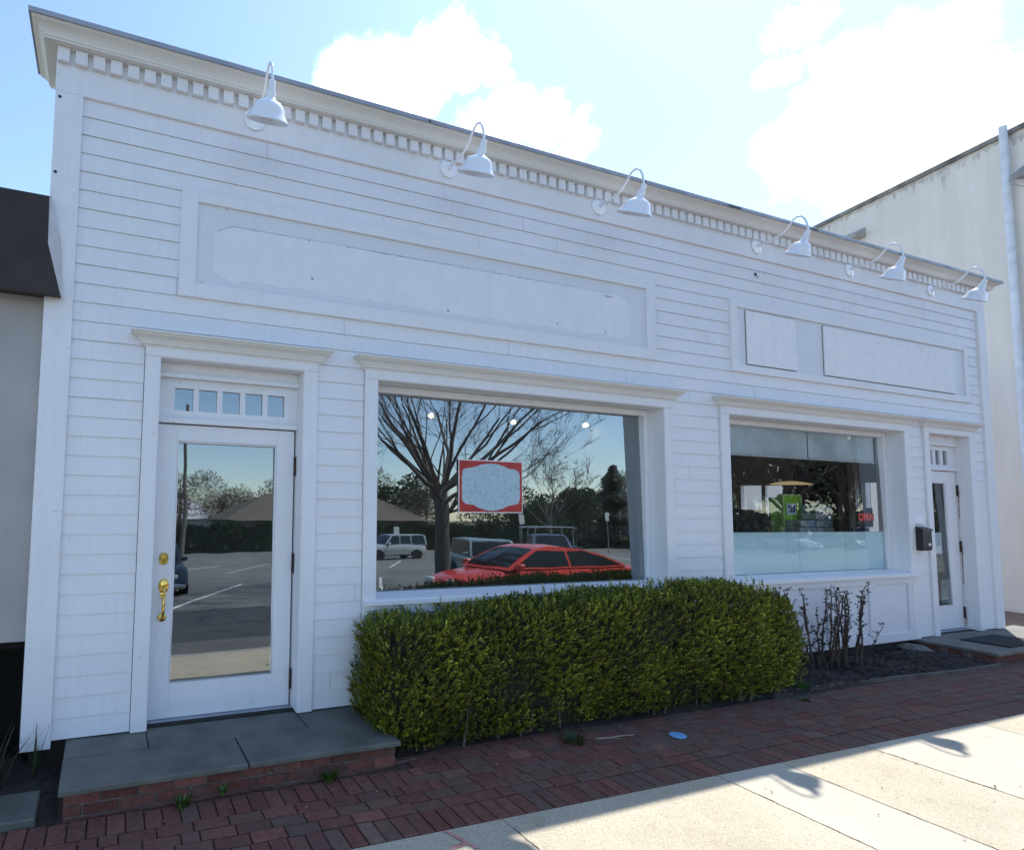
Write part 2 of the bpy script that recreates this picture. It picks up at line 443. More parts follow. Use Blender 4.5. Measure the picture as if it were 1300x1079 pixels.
# joint filler and cracks under the slabs
jf = strip([(YC, 0), (-2.70, 0)], -9, 13, 45)
jf.v = [(x, y+(ysh(x) if y > -2 else 0), gz(x)-.012) for x, y, z in jf.v]
tag(jf.build('walk_bedding', M['joint']), 'dark sand in the walk joints', None, None, 'structure')
ckr = random.Random(2)
for xj, ya, yb_, wmx in ((6.142, -1.72, -2.66, .016), (5.177, -1.70, -2.66, .009), (4.531, -1.66, -2.60, .007), (2.754, -1.60, -2.4, .005)):
    ck = MB(); n = 70; vs = []
    for i in range(n+1):
        yy = ya+(yb_-ya)*i/n; wd_ = .003+wmx*max(0, math.sin(i*.21+xj))*ckr.random()
        xx = xj+.004*math.sin(i*.5)+ckr.uniform(-.002, .002)
        vs += [(xx-wd_*.5, yy, gz(xx)+.0025), (xx+wd_*.5, yy, gz(xx)+.0025)]
    ck.add(vs, [(2*i, 2*i+1, 2*i+3, 2*i+2) for i in range(n)])
    tag(ck.build('joint_crack', M['joint']), 'dark ragged crack along a walk joint', None, None, 'structure')
# faded pink survey paint
pk = MB()
pts = [(2.36, -1.50), (2.395, -1.57), (2.41, -1.63), (2.44, -1.70)]
for a, b in zip(pts, pts[1:]):
    pk.add([(a[0]-.014, a[1], gz(a[0])+.004), (a[0]+.014, a[1], gz(a[0])+.004), (b[0]+.012, b[1], gz(b[0])+.004), (b[0]-.012, b[1], gz(b[0])+.004)], [(0, 1, 2, 3)])
pk.add([(2.30, -1.64, gz(2.3)+.0042), (2.41, -1.625, gz(2.4)+.0042), (2.41, -1.65, gz(2.4)+.0042), (2.30, -1.665, gz(2.3)+.0042)], [(0, 1, 2, 3)])
tag(pk.build('paint_mark', plain('faded_pink_paint', (.50, .24, .22), .8, 0, .3, 40)), 'faded pink paint mark on the walk', None, None, 'structure')

# brick walk, every brick its own block inside one mesh
def brick_block(m, c, ux, hx, hy, top, depth=.05, ch=.004, tilt=(0, 0), rot=0.0):
    """c: centre xy"""
    cr, sr = math.cos(rot), math.sin(rot)
    def P(dx, dy, z):
        return (c[0]+dx*cr-dy*sr, c[1]+dx*sr+dy*cr, z+dx*tilt[0]+dy*tilt[1])
    vs = [P(sx*hx, sy_*hy, top-depth) for sx, sy_ in ((-1,-1),(1,-1),(1,1),(-1,1))]
    vs += [P(sx*hx, sy_*hy, top-ch) for sx, sy_ in ((-1,-1),(1,-1),(1,1),(-1,1))]
    vs += [P(sx*(hx-ch), sy_*(hy-ch), top) for sx, sy_ in ((-1,-1),(1,-1),(1,1),(-1,1))]
    fs = [(8, 9, 10, 11)]
    for i in range(4):
        j = (i+1) % 4
        fs += [(i, j, 4+j, 4+i), (4+i, 4+j, 8+j, 8+i)]
    m.add(vs, fs)
RED = [(.165, .064, .050), (.155, .058, .046), (.178, .072, .055), (.148, .060, .049), (.140, .058, .048)]
GREY = [(.140, .076, .058), (.132, .080, .062), (.146, .080, .060), (.152, .070, .053), (.128, .078, .060)]
def brick_tint(x):
    t = max(0, min(1, (x-1.0)/4.5))
    c = rnd.choice(GREY if rnd.random() < .06+.66*t else RED)
    k = rnd.uniform(.90, 1.08)
    if rnd.random() < .04: k *= 1.3
    return tuple(v*k for v in c)
bw = MB(); ci = 0
def course(y, kind, x0, x1):
    x = x0 - (rnd.uniform(0, .2) if kind == 'run' else 0)
    while x < x1:
        L = .2 if kind == 'run' else .1
        if kind == 'run': L *= rnd.choice([1, 1, 1, 1, .5])
        hx = L/2-.0008; hy = (.1 if kind == 'run' else .2)/2-.0008
        xc = x+L/2
        bw.cur = brick_tint(xc)
        brick_block(bw, (xc, y+ysh(xc)+rnd.uniform(-.0025, .0025)), 0, hx-rnd.uniform(0, .002), hy-rnd.uniform(0, .002), gz(xc)+.004+rnd.uniform(-.003, .003),
                    tilt=(.0045+rnd.uniform(-.012, .012), rnd.uniform(-.02, .02)), rot=-.022+rnd.uniform(-.012, .012))
        x += L+.004
course(YC+.105, 'stack', -6, 16.5)
y = YC+.21+.054
for r in range(3):
    course(y, 'run', -6, 16.5); y += .104
course(y+.05, 'stack', -6, 2.62)
for r in range(11):
    if y > -.02: break
    course(y, 'run', 2.63 if y < -.56 else 10.3, 16.5); y += .104
tag(bw.build('brick_walk', M['brick']), 'red and brown brick walk in shade along the shop front', None, None, 'structure')
bb = strip([(0, 0), (YC, 0)], -9, 17, 52)
bb.v = [(x, y+(ysh(x) if y < -.5 else 0), gz(x)-.012) for x, y, z in bb.v]
tag(bb.build('brick_bedding', M['joint']), 'dark joint sand under the brick walk', None, None, 'structure')
al = strip([(14, -.6), (-.02, 0)], 12.75, 40, 12)
al.v = [(x, y, gz(x)-.006) for x, y, z in al.v]
tag(al.build('alley_ground', plain('alley_brick_dirt', (.20, .115, .075), .9, 0, .3, 5, .5, 30)), 'reddish paved alley between the two buildings', None, None, 'structure')

def heap(m, x0, x1, y0, y1, z0, h, nx, ny, seed, edge=.12):
    r2 = random.Random(seed); vs = []
    for i in range(nx+1):
        for j in range(ny+1):
            u, v = i/nx, j/ny
            e = min(1, min(u, 1-u)*(x1-x0)/edge, min(v, 1-v)*(y1-y0)/edge)
            vs.append((x0+(x1-x0)*u, y0+(y1-y0)*v+(.015*math.sin(9*u+seed)), z0(x0+(x1-x0)*u)+h*e*(.6+.4*math.sin(7*u*3+2*v)) + r2.uniform(-.012, .012)*e))
    m.add(vs, [(i*(ny+1)+j, (i+1)*(ny+1)+j, (i+1)*(ny+1)+j+1, i*(ny+1)+j+1) for i in range(nx) for j in range(ny)])
mb = MB(); heap(mb, 6.6, 10.47, -.70, .06, lambda x: gz(x)+.002, .05, 130, 26, 3)
# loose bark chips
for k in range(2600):
    x = rnd.uniform(6.9, 10.44); y = rnd.uniform(-.68, .02); s = rnd.uniform(.008, .026); a = rnd.uniform(0, 6.28)
    z = gz(x)+.045+rnd.uniform(-.01, .015)
    d = Vector((math.cos(a), math.sin(a), rnd.uniform(-.4, .4)))*s; e = Vector((-math.sin(a), math.cos(a), rnd.uniform(-.5, .5)))*s*.35; p = Vector((x, y, z))
    mb.quad(p-d-e, p+d-e, p+d+e, p-d+e)
tag(mb.build('mulch_bed', M['mulch'], smooth=False), 'dark bark mulch bed under the right window', None, None, 'structure')
sl = MB(); heap(sl, -5, .272, -.72, .3, lambda x: gz(x)-.004, .03, 90, 20, 5)
heap(sl, 2.5, 7.1, -.62, .05, lambda x: gz(x), .03, 90, 14, 6)
tag(sl.build('planting_soil', M['soil']), 'dark bare soil at the foot of the walls', None, None, 'structure')

# ------------------------------------------------------------------ the white shop building
B = empty('shop_building', (0, 0, 0), 0, 'white clapboard shop with dentil cornice, two display windows and two glazed doors', 'building')
S = .14; W = 12.708
CUT = [(.700, 2.087, -1, 2.82), (2.512, 6.165, -1, 2.82), (6.911, 10.594, -1, 2.82), (10.925, 12.182, -1, 2.82),
       (.926, 5.946, 3.22, 4.075), (7.133, 12.178, 3.22, 4.075)]
def free(x0, x1, za, zb):
    cs = sorted((a, b) for a, b, c, d in CUT if c < (za+zb)/2 < d)
    out = []; x = x0
    for a, b in cs:
        if a > x: out.append((x, a))
        x = max(x, b)
    if x < x1: out.append((x, x1))
    return out
sd_ = MB(); LIP = .0075
for k in range(33):
    z0, z1 = k*S, (k+1)*S
    zb = sorted({z0, z1} | {z for c in CUT for z in c[2:] if z0 < z < z1})
    for za, zc in zip(zb, zb[1:]):
        ya = -LIP*(1-(za-z0)/S)-.001; yc = -LIP*(1-(zc-z0)/S)-.001
        for a, b in free(.186, 12.502, za, zc):
            n = max(1, int((b-a)/.6)); xs = [a+(b-a)*i/n for i in range(n+1)]
            jit = [rnd.uniform(-.0012, .0012) for _ in xs]
            if za == z0: jz = [rnd.uniform(-.0012, .0012) for _ in xs]
            else: jz = [0]*len(xs)
            for i in range(n):
                sd_.quad((xs[i], ya+jit[i], za+jz[i]), (xs[i+1], ya+jit[i+1], za+jz[i+1]), (xs[i+1], yc, zc), (xs[i], yc, zc))
                if za == z0:
                    sd_.quad((xs[i], ya+jit[i], za+jz[i]), (xs[i], .004, za+.004), (xs[i+1], .004, za+.004), (xs[i+1], ya+jit[i+1], za+jz[i+1]))
sd_.mi = 1; jr = random.Random(4)
for k in range(33):
    for _ in range(2):
        x = jr.uniform(.4, 12.3)
        if any(a < x < b for a, b in free(.19, 12.5, k*S, (k+1)*S)):
            sd_.quad((x-.0022, -LIP-.0022, k*S+.002), (x+.0022, -LIP-.0022, k*S+.002), (x+.0018, -.0026, (k+1)*S-.006), (x-.0018, -.0026, (k+1)*S-.006))
sd_.build('clapboard_siding', [M['siding'], plain('dark_joint_paint', (.42, .41, .40), .8)], B)  # second material: thin dark lines at the board butt joints
sk = MB(); sk.box(.05, 12.66, .03, .1, -.5, -.001)
sk.build('foundation', plain('dark_foundation', (.018, .016, .014), .9, 0, .3, 8, .4, 30), B)
cb = MB(); cb.cbox(0, .189, -.032, .16, -.048, 4.616); cb.build('corner_board', M['paint'], B)
cb = MB(); cb.cbox(12.499, 12.708, -.032, .16, -.004, 4.616); cb.build('corner_board', M['paint'], B)
fz = MB(); fz.cbox(-.004, 12.712, -.024, .16, 4.619, 4.946); fz.box(-.003, .12, .16, .45, 4.70, 4.946); fz.build('frieze_board', M['paint'], B)
# cornice > dentils, metal edge
pr = [(-.01, 4.9385), (.075, 4.940), (.078, 4.952), (.085, 4.955), (.090, 4.972), (.102, 4.992), (.122, 5.008), (.142, 5.017), (.150, 5.022), (.156, 5.034), (.160, 5.036)]
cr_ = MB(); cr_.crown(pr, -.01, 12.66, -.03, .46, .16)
cor = cr_.build('cornice', M['bounce_trim'], B)
pr = [(.158, 5.034), (.172, 5.032), (.174, 5.066), (.165, 5.074), (-.20, 5.10)]
ge = MB(); ge.crown(pr, -.01, 12.66, -.03, .46, .16); ge.build('metal_edge', M['flash'], cor)
dn = MB()
x = .003
while x < 12.66:
    dn.cbox(x, x+.083, -.062, -.0245, 4.832, 4.937, .002)
    x += .1215
dn.build('dentil_course', M['paint'], cor)
# small open seams in the metal edge
sm = MB()
for x, l in ((3.02, .022), (5.62, .02), (6.9, .20), (8.35, .13), (10.2, .03), (11.3, .02)):
    sm = MB(); sm.box(x, x+l, -.2065, -.2038, 5.036, 5.052); sm.build('edge_seam', M['black'], cor)

HOOD = [(.0, 2.792), (.030, 2.792), (.034, 2.806), (.046, 2.810), (.052, 2.826), (.066, 2.850), (.088, 2.866), (.100, 2.872), (.104, 2.884), (.118, 2.886), (.120, 2.898), (.112, 2.903), (.0, 2.936)]
DRIP = []
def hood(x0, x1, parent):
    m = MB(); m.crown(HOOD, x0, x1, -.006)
    return m.build('hood_moulding', M['bounce_trim'], parent)

def opening_trim(parent, x0, x1, xo0, xo1, zb, zt, y1, sill=None):
    """casing boards round an opening, jamb liners"""
    c = MB(); r = .005
    c.cbox(xo0, x0-r, -.032, .02, zb, zt+r); c.cbox(x1+r, xo1, -.032, .02, zb, zt+r)
    c.cbox(xo0, xo1, -.034, .02, zt+r+.0005, 2.80)
    c.build('casing', M['paint'], parent)
    j = MB()
    j.box(x0-.03, x0, -.026, y1, zb, zt); j.box(x1, x1+.03, -.026, y1, zb, zt)
    j.box(x0-.03, x1+.03, -.026, y1, zt+.0005, zt+.03)
    j.build('jamb', M['paint'], parent)

TILT = R(1.2)
def pane(name, x0, x1, z0, z1, y, mat, parent, th=.006, tilt=True):
    m = MB(); zc = (z0+z1)/2
    f = math.tan(TILT) if tilt else 0
    def Y(z): return y+(z-zc)*f
    m.quad((x0, Y(z0), z0), (x1, Y(z0), z0), (x1, Y(z1), z1), (x0, Y(z1), z1))
    o = m.build(name, mat, parent)
    if o.data.polygons[0].normal.y > 0: o.data.flip_normals()
    return o

def frame_ring(m, x0, x1, z0, z1, wl, wr, wb, wt, y0, y1):
    m.cbox(x0, x0+wl, y0, y1, z0, z1); m.cbox(x1-wr, x1, y0, y1, z0, z1)
    m.cbox(x0+wl, x1-wr, y0, y1, z0, z0+wb); m.cbox(x0+wl, x1-wr, y0, y1, z1-wt, z1)

# ---- display window 1
def display_window(x0, x1, xo0, xo1, label, gmat):
    wnd = empty('display_window', (0, 0, 0)); wnd.parent = B; wnd['label'] = label
    opening_trim(wnd, x0, x1, xo0, xo1, -.02, 2.711, .27)
    fr = MB(); frame_ring(fr, x0+.001, x1-.001, .838, 2.709, .062, .062, .03, .062, .165, .262)
    fr.build('frame', M['paint'], wnd)
    s = MB(); s.prism([(-.062, .800), (-.062, .838), (-.05, .846), (.165, .872), (.165, .800)], 0, x0+.001, x1-.001)
    s.prism([(-.062, .800), (-.062, .838), (-.05, .8445), (-.0325, .8455), (-.0325, .800)], 0, xo0, x0); s.prism([(-.062, .800), (-.062, .838), (-.05, .8445), (-.0325, .8455), (-.0325, .800)], 0, x1, xo1)
    s.build('sill', M['paint'], wnd)
    ap = MB()
    ap.box(x0-.004, x1+.004, -.008, .02, -.02, .7995)                          # recessed apron
    n = 4; wd = (x1-x0)/n
    for i in range(n):
        a, b = x0+wd*i, x0+wd*(i+1)
        frame_ring(ap, a+.0005, b-.0005, -.015, .7985, .085, .085, .11, .085, -.027, -.0085)
    ap.build('apron_panel', M['panel'], wnd)
    pane('pane', x0+.055, x1-.055, .86, 2.66, .215, gmat, wnd)
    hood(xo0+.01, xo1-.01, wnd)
    return wnd
w1 = display_window(2.640, 6.036, 2.516, 6.161, 'wide left display window reflecting the parking lot', M['glass'])
w2 = display_window(7.055, 10.450, 6.915, 10.590, 'right display window with grey shades and frosted lower band', M['glass_shop'])
# frosted film and roller shades of the right window
fm, fnt, fb = newmat('frosted_film')
fb.inputs['Base Color'].default_value = (.62, .80, .84, 1); fb.inputs['Roughness'].default_value = .5
fm_c = ramp(fnt, noise(fnt, 2.5, 5), [(.3, (.70, .90, .96)), (.7, (.78, .94, .97))]); fnt.links.new(fm_c, fb.inputs['Base Color'])
f_ = MB()
for a, b in ((7.112, 8.62), (8.625, 9.56), (9.565, 10.392)): f_.box(a, b, .2215, .2235, .872, 1.366)
f_.build('frosted_film', fm, w2)
bm_ = plain('grey_shade_cloth', (.74, .80, .80), .8, 0, .18, 2.5)
f_ = MB()
for a, b in ((7.15, 8.93), (8.95, 10.36)): f_.box(a, b, .262, .265, 2.315, 2.70)
shd = f_.build('roller_shade', bm_, w2)
f_ = MB()
for a, b in ((7.15, 8.93), (8.95, 10.36)): f_.cbox(a, b, .254, .272, 2.285, 2.312)
f_.build('shade_rail', plain('shade_rail_white', (.72, .76, .76), .5), shd)

# ---- doors
def glazed_door(x0, x1, yf, z0, z1, stile, top, bot, gl, name_label, hinge_right, stile_r=None):
    d = empty('glazed_door', (0, 0, 0)); d.parent = B; d['label'] = name_label
    m = MB(); sr = stile if stile_r is None else stile_r
    frame_ring(m, x0, x1, z0, z1, stile, sr, bot, top, yf, yf+.045)
    m.build('leaf', M['paint'], d)
    gx0, gx1, gz0, gz1 = x0+stile, x1-sr, z0+bot, z1-top
    b = MB(); frame_ring(b, gx0+.0005, gx1-.0005, gz0+.0005, gz1-.0005, .012, .012, .012, .012, yf+.008, yf+.03)
    b.build('glazing_bead', M['paint'], d)
    pane('pane', gx0+.006, gx1-.006, gz0+.006, gz1-.006, yf+.02, gl, d)
    for z in (z0+.21, z0+1.14, z0+1.94):
        h = MB(); h.cbox(x1-.001, x1+.013, yf-.014, yf+.01, z-.075, z+.075)
        h.tube([(x1+.006, yf-.016, z-.08), (x1+.006, yf-.016, z+.08)], .009, 8)
        h.build('hinge', M['rust'], d)
    return d
def door_surround(x0, x1, xo0, xo1, yf, zhead, zt, xs, wp, zp0, zp1, label):
    t = empty('door_surround', (0, 0, 0)); t.parent = B; t['label'] = label
    opening_trim(t, x0, x1, xo0, xo1, -.006, 2.721, yf+.07)
    m = MB(); y0 = yf-.02
    m.cbox(x0+.001, x1-.001, y0-.012, yf+.045, zhead+.006, zhead+.045)       # transom bar
    # transom sash with panes
    za, zb = zhead+.0455, zhead+.36
    m.box(x0+.001, xs[0], yf, yf+.04, za, zb); m.box(xs[-1]+wp, x1-.001, yf, yf+.04, za, zb)
    for a, b in zip(xs, xs[1:]): m.box(a+wp, b, yf+.003, yf+.037, zp0, zp1)
    m.box(xs[0], xs[-1]+wp, yf+.0005, yf+.0395, za, zp0); m.box(xs[0], xs[-1]+wp, yf+.0005, yf+.0395, zp1, zb)
    m.cbox(x0+.001, x1-.001, y0-.03, yf+.03, zb+.0005, zb+.035)
    m.box(x0+.001, x1-.001, y0-.01, yf+.03, zb+.0355, 2.7205)
    m.build('transom_sash', M['paint'], t)
    for a in xs: pane('transom_pane', a-.002, a+wp+.002, zp0-.002, zp1+.002, yf+.022, M['glass_door'], t, tilt=True)
    th = MB(); th.cbox(x0+.001, x1-.001, yf-.05, yf+.07, -.012, .004)
    th.build('threshold', M['flash'], t)
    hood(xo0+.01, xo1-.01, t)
    return t
door_surround(.819, 1.958, .704, 2.083, .14, 2.243, 2.721, [.947+.1888*i for i in range(5)], .145, 2.352, 2.53, 'left doorway trim with a five pane transom')
d1 = glazed_door(.832, 1.942, .14, .006, 2.240, .150, .128, .256, M['glass_door'], 'left white door with one tall pane and brass handle set', True)
door_surround(11.047, 12.055, 10.929, 12.178, .13, 2.225, 2.721, [11.19+.186*i for i in range(4)], .116, 2.315, 2.52, 'right doorway trim with small transom panes')
d2 = glazed_door(11.06, 12.035, .13, .012, 2.222, .16, .163, .322, M['glass_shop'], 'right white door with notices taped inside its pane', True, .25)
# right door notices
nm = plain('paper_notice', (.72, .78, .82), .7, 0, .06, 20)
m = MB(); m.box(11.30, 11.64, .1535, .155, 1.055, 1.352); m.build('paper_notice', nm, d2)
m = MB(); m.box(11.56, 11.78, .1525, .154, .37, .69); m.build('paper_notice', plain('printed_notice', (.26, .30, .33), .7, 0, .5, 45), d2)
m = MB(); m.box(11.30, 11.60, .1525, .154, .84, 1.05); m.build('dark_poster', plain('dark_poster', (.03, .02, .02), .6, 0, .6, 18), d2)
m = MB(); m.box(11.33, 11.46, .175, .20, 1.72, 1.80); m.build('closer_box', M['black'], d2)
rgs = random.Random(8)
for z1, z0 in ((2.03-.08, 1.55), (1.15, .62), (.16, .02)):
    m = MB(); n = 26; vs = []
    for i in range(n+1):
        z = z1+(z0-z1)*i/n; wd_ = (.005+.006*rgs.random())*(1-.6*i/n)
        vs += [(12.0545, .118-wd_*1.6, z), (12.0545, .121, z)]
    m.add(vs, [(2*i, 2*i+1, 2*i+3, 2*i+2) for i in range(n)])
    m.build('rust_stain', plain('rust_brown', (.26, .16, .11), .9, 0, .5, 30), d2)
# brass handle set of the left door
hs = MB()
hs.lathe([(.0, .0), (.034, .0), (.036, -.006), (.030, -.014), (.022, -.02), (.020, -.026), (.0, -.027)], (.909, .14, 1.212), (0, 1, 0), 20)
hs.lathe([(.0, .0), (.030, 0), (.034, -.004), (.030, -.010), (0, -.012)], (.909, .14, 1.188), (0, 1, 0), 16)
hs.build('deadbolt', M['brass'], d1, auto=35)
hs = MB()
m2 = []
for k in range(24):
    a = 2*math.pi*k/24; m2.append((.916+.040*math.cos(a), .995+.058*math.sin(a)))
hs.prism([(p[0], p[1]) for p in m2], 1, .128, .1398) if False else None
vs = [(p[0], .139, p[1]) for p in m2]+[(.916+(p[0]-.916)*.9, .130, .995+(p[1]-.995)*.9) for p in m2]+[(.916+(p[0]-.916)*.5, .121, .995+(p[1]-.995)*.5) for p in m2]
hs.add(vs, [(i, (i+1) % 24, 24+(i+1) % 24, 24+i) for i in range(24)]+[(24+i, 24+(i+1) % 24, 48+(i+1) % 24, 48+i) for i in range(24)]+[tuple(range(48, 72))])
hs.tube([(.916, .122, .985), (.916, .10, .975), (.916, .088, .955)], [.016, .014, .012], 10)
hs.tube([(.915, .13, .925), (.915, .10, .922), (.915, .085, .905), (.914, .080, .86), (.913, .086, .80), (.912, .10, .77), (.911, .13, .762)], [.014, .013, .012, .010, .012, .013, .014], 12)
hs.lathe([(0, 0), (.030, 0), (.032, -.006), (.024, -.012), (0, -.013)], (.911, .14, .760), (0, 1, 0), 20)
hs.lathe([(0, 0), (.022, 0), (.022, -.008), (0, -.012)], (.915, .14, .926), (0, 1, 0), 16)
hs.build('handle', M['brass'], d1, auto=35)

# ---- sign panels
sp_ = empty('sign_panel', (0, 0, 0)); sp_.parent = B; sp_['label'] = 'long blank sign panel with the ghost of a removed sign'
m = MB(); frame_ring(m, .926, 5.946, 3.22, 4.075, .128, .125, .118, .09, -.030, .01); m.build('panel_frame', M['paint'], sp_)
m = MB(); m.box(1.05, 5.825, -.010, .01, 3.335, 3.988); m.build('backboard', M['panel'], sp_)
gr_ = random.Random(12); gp = [(1.19, 3.45), (1.19, 3.77), (1.33, 3.845), (5.42, 3.87), (5.60, 3.79), (5.60, 3.46), (5.45, 3.40), (1.30, 3.40)]; gq = []
for (xa, za), (xb, zb) in zip(gp, gp[1:]+gp[:1]):
    nn_ = max(2, int(math.hypot(xb-xa, zb-za)/.06)); top_ = za > 3.7 and zb > 3.7
    for i in range(nn_):
        q = i/nn_; j = 0 if top_ else gr_.gauss(0, .010); gq.append((xa+(xb-xa)*q+(0 if abs(xb-xa) > 1 else j), za+(zb-za)*q+(j if abs(xb-xa) > 1 else 0)))
m = MB(); m.prism(gq, 1, -.0118, -.0102)
m.build('sign_ghost', M['ghost'], sp_)
gm = plain('grime', (.36, .35, .37), .9, 0, .5, 18)
m = MB(); rg = random.Random(3); n = 150; vs = []
for i in range(n+1):
    x = 1.22+(5.46-1.22)*i/n
    z = 3.845+(x-1.33)*.0061 if x > 1.33 else 3.845-(1.33-x)*.55
    dens_ = max(.10, min(1, .55*math.sin(x*2.1-.9)+.35)) if x > 1.4 else .8
    if 2.3 < x < 3.4: dens_ = max(dens_, .9)
    h = .0028*dens_+.007*dens_*rg.random()**3
    vs += [(x, -.01285, z+.0015), (x, -.01285, z-h)]
m.add(vs, [(2*i, 2*i+1, 2*i+3, 2*i+2) for i in range(n)])
m.build('grime_line', gm, sp_)
for x, z, q in ((2.02, 3.52, .020), (1.985, 3.845, .012), (3.35, 3.42, .018), (4.62, 3.46, .015), (5.30, 3.83, .040), (5.25, 3.44, .016), (1.10, 3.345, .01)):
    m = MB(); k = 11; m.add([(x+q*math.cos(6.283*i/k)*rg.uniform(.5, 1.1)*(1.6 if q > .03 else 1), -.01290, z+q*.7*math.sin(6.283*i/k)*rg.uniform(.5, 1.1)*(.5 if q > .03 else 1)) for i in range(k)], [tuple(range(k))]); m.build('grime_spot', gm, sp_)
sp2 = empty('sign_panel', (0, 0, 0)); sp2.parent = B; sp2['label'] = 'right sign panel holding a small and a long whitewashed board'
m = MB(); frame_ring(m, 7.133, 12.178, 3.22, 4.075, .12, .11, .09, .095, -.030, .01); m.build('panel_frame', M['paint'], sp2)
m = MB(); m.box(7.25, 12.07, -.010, .01, 3.31, 3.98); m.build('backboard', M['panel'], sp2)
def rough_white():
    m_, nt_, b_ = newmat('whitewashed_board')
    n1 = noise(nt_, 11, 8, .7)
    c = ramp(nt_, n1, [(.30, (.74, .75, .77)), (.46, (.80, .805, .825)), (.7, (.85, .85, .86))])
    nt_.links.new(c, b_.inputs['Base Color']); b_.inputs['Roughness'].default_value = .7
    bump(nt_, b_, n1, .35, .008); return m_
M['whitewash'] = rough_white()
for a, b, z0, z1 in ((7.404, 8.29, 3.325, 3.957), (8.836, 11.80, 3.325, 3.95)):
    m = MB(); m.cbox(a, b, -.030, -.0102, z0, z1, .004); m.build('sign_board', M['whitewash'], sp2)
    m = MB(); m.box(a-.006, b+.006, -.0135, -.0101, z0-.012, z0-.0005); m.box(a-.008, a-.0005, -.0135, -.0101, z0, z1); m.box(a, b, -.0135, -.0101, z1+.0005, z1+.008)
    m.build('board_gap', plain('dark_gap_strip', (.10, .11, .11), .9, 0, .4, 20), sp2)  # dark strips along the bottom, left and top edges of each board
# knot hole and nail spots in the siding
for x, y, z, r_ in ((7.62, -.011, 4.43, .022), (7.655, -.009, 4.405, .010), (.03, -.033, 4.57, .012), (.028, -.033, 4.0, .012)):
    m = MB(); m.lathe([(0, 0), (r_, 0), (r_*.8, -.003), (0, -.004)], (x, y, z), (0, 1, 0), 12); m.build('knot_hole', M['black'], B)

# ---- shell and roof, interior
shell = plain('interior_plaster', (.50, .49, .46), .9, 0, .08, 1.5)
m = MB(); m.box(.02, 12.69, .16, 8.6, 4.70, 4.76); m.box(.02, 12.69, .10, .22, 4.765, 5.02); m.build('roof', plain('white_roof', (.62, .60, .56), .8, 0, .1, 1), B)
m = MB(); m.box(.01, .10, .165, 8.6, -.04, 4.69); m.build('side_wall', M['siding'], B)
m = MB()   # east wall with openings (y ranges)
zt = 4.69
ow = [(1.16, 1.46, .9, 2.42), (2.74, 3.50, 1.48, 2.07)]
ys = .165
for a, b, z0, z1 in ow:
    m.box(12.6, 12.70, ys, a, -.5, zt); m.box(12.6, 12.70, a, b, -.5, z0); m.box(12.6, 12.70, a, b, z1, zt); ys = b
m.box(12.6, 12.70, ys, 8.6, -.5, zt)
m.box(12.62, 12.68, 3.05, 3.12, 1.48, 2.07)
m.build('side_wall', M['siding'], B)
m = MB(); m.box(.02, 12.69, 8.5, 8.6, -.5, 4.69); m.build('rear_wall', M['siding'], B)
m = MB(); m.box(.105, 12.595, .27, 8.49, -.04, -.02); m.build('floor', plain('shop_floor', (.22, .19, .16), .6, 0, .2, 4), B)
m = MB(); m.box(.105, 12.595, .27, 8.49, 2.92, 2.96); m.build('ceiling', plain('shop_ceiling', (.60, .59, .56), .9), B)
m = MB(); m.box(6.50, 6.58, .262, 8.49, -.019, 2.919); m.build('partition', shell, B)
m = MB(); m.box(.105, 6.499, 6.6, 6.66, -.019, 2.919)
for k in range(30):
    z = .1+k*.093
    m.box(.105, 6.499, 6.585, 6.599, z, z+.078)
m.build('slat_wall', plain('slat_wall', (.24, .25, .24), .7), B)
m = MB(); m.box(12.585, 12.598, .27, 8.4, 2.10, 2.919); m.box(12.585, 12.598, 3.55, 8.4, -.019, 2.0999); m.box(12.58, 12.598, 1.50, 2.70, -.019, 2.0995); m.build('wall_panel', plain('brown_wall_panel', (.58, .52, .44), .9, 0, .2, 3), B)
m = MB(); m.cbox(12.38, 12.50, 2.28, 2.41, 0, 2.91); m.cbox(12.40, 12.49, 1.50, 1.60, 0, 2.91); m.build('interior_post', plain('white_post', (.75, .76, .76), .6), B)
m = MB(); m.box(.105, .70, .272, .28, 0, 2.9); m.build('inner_lining', shell, B)
m = MB(); m.box(6.2, 6.49, .272, .278, 0, 2.9); m.build('inner_lining', shell, B)

# ------------------------------------------------------------------ gooseneck lamps
def make_lamp(rs_=1.0):
    root = empty('gooseneck_lamp')
    m = MB(); m.lathe([(0, 0), (.088, 0), (.092, -.006), (.090, -.014), (.060, -.022), (.024, -.028), (.022, -.045), (0, -.046)], (0, -.024, 0), (0, 1, 0), 28)
    m.build('mounting_plate', M['shade'], root, auto=40)
    p = [(-.05, .0), (-.14, .004), (-.23, .010), (-.305, .026), (-.360, .070), (-.398, .118), (-.432, .150), (-.468, .162), (-.505, .150), (-.533, .115), (-.552, .065), (-.562, .005), (-.565, -.06)]
    m = MB(); m.tube([(0, y, z) for y, z in p], .0105, 10); m.build('arm', M['shade'], root, smooth=True)
    ax = Vector((0, math.sin(R(27)), -math.cos(R(27))))
    pr = [(.0, -.01), (.018, -.01), (.024, .0), (.026, .055), (.034, .064), (.037, .105), (.050, .118), (.074, .128), (.096, .142), (.112, .160), (.122, .184), (.132, .212), (.150, .238), (.163, .252), (.165, .258), (.160, .262), (.153, .254), (.128, .216), (.116, .184), (.104, .162), (.085, .145), (.05, .13), (0, .125)]
    pr = [(r_ if h_ < .11 else .037+(r_-.037)*rs_, h_) for r_, h_ in pr]
    m = MB(); m.lathe(pr, (0, -.565, -.045), ax, 36, caps=False); m.build('shade', M['shade'], root, auto=40)
    return root
def dup(root):
    r = root.copy(); COL.objects.link(r)
    for ch in root.children:
        c = ch.copy(); COL.objects.link(c); c.parent = r
    return r
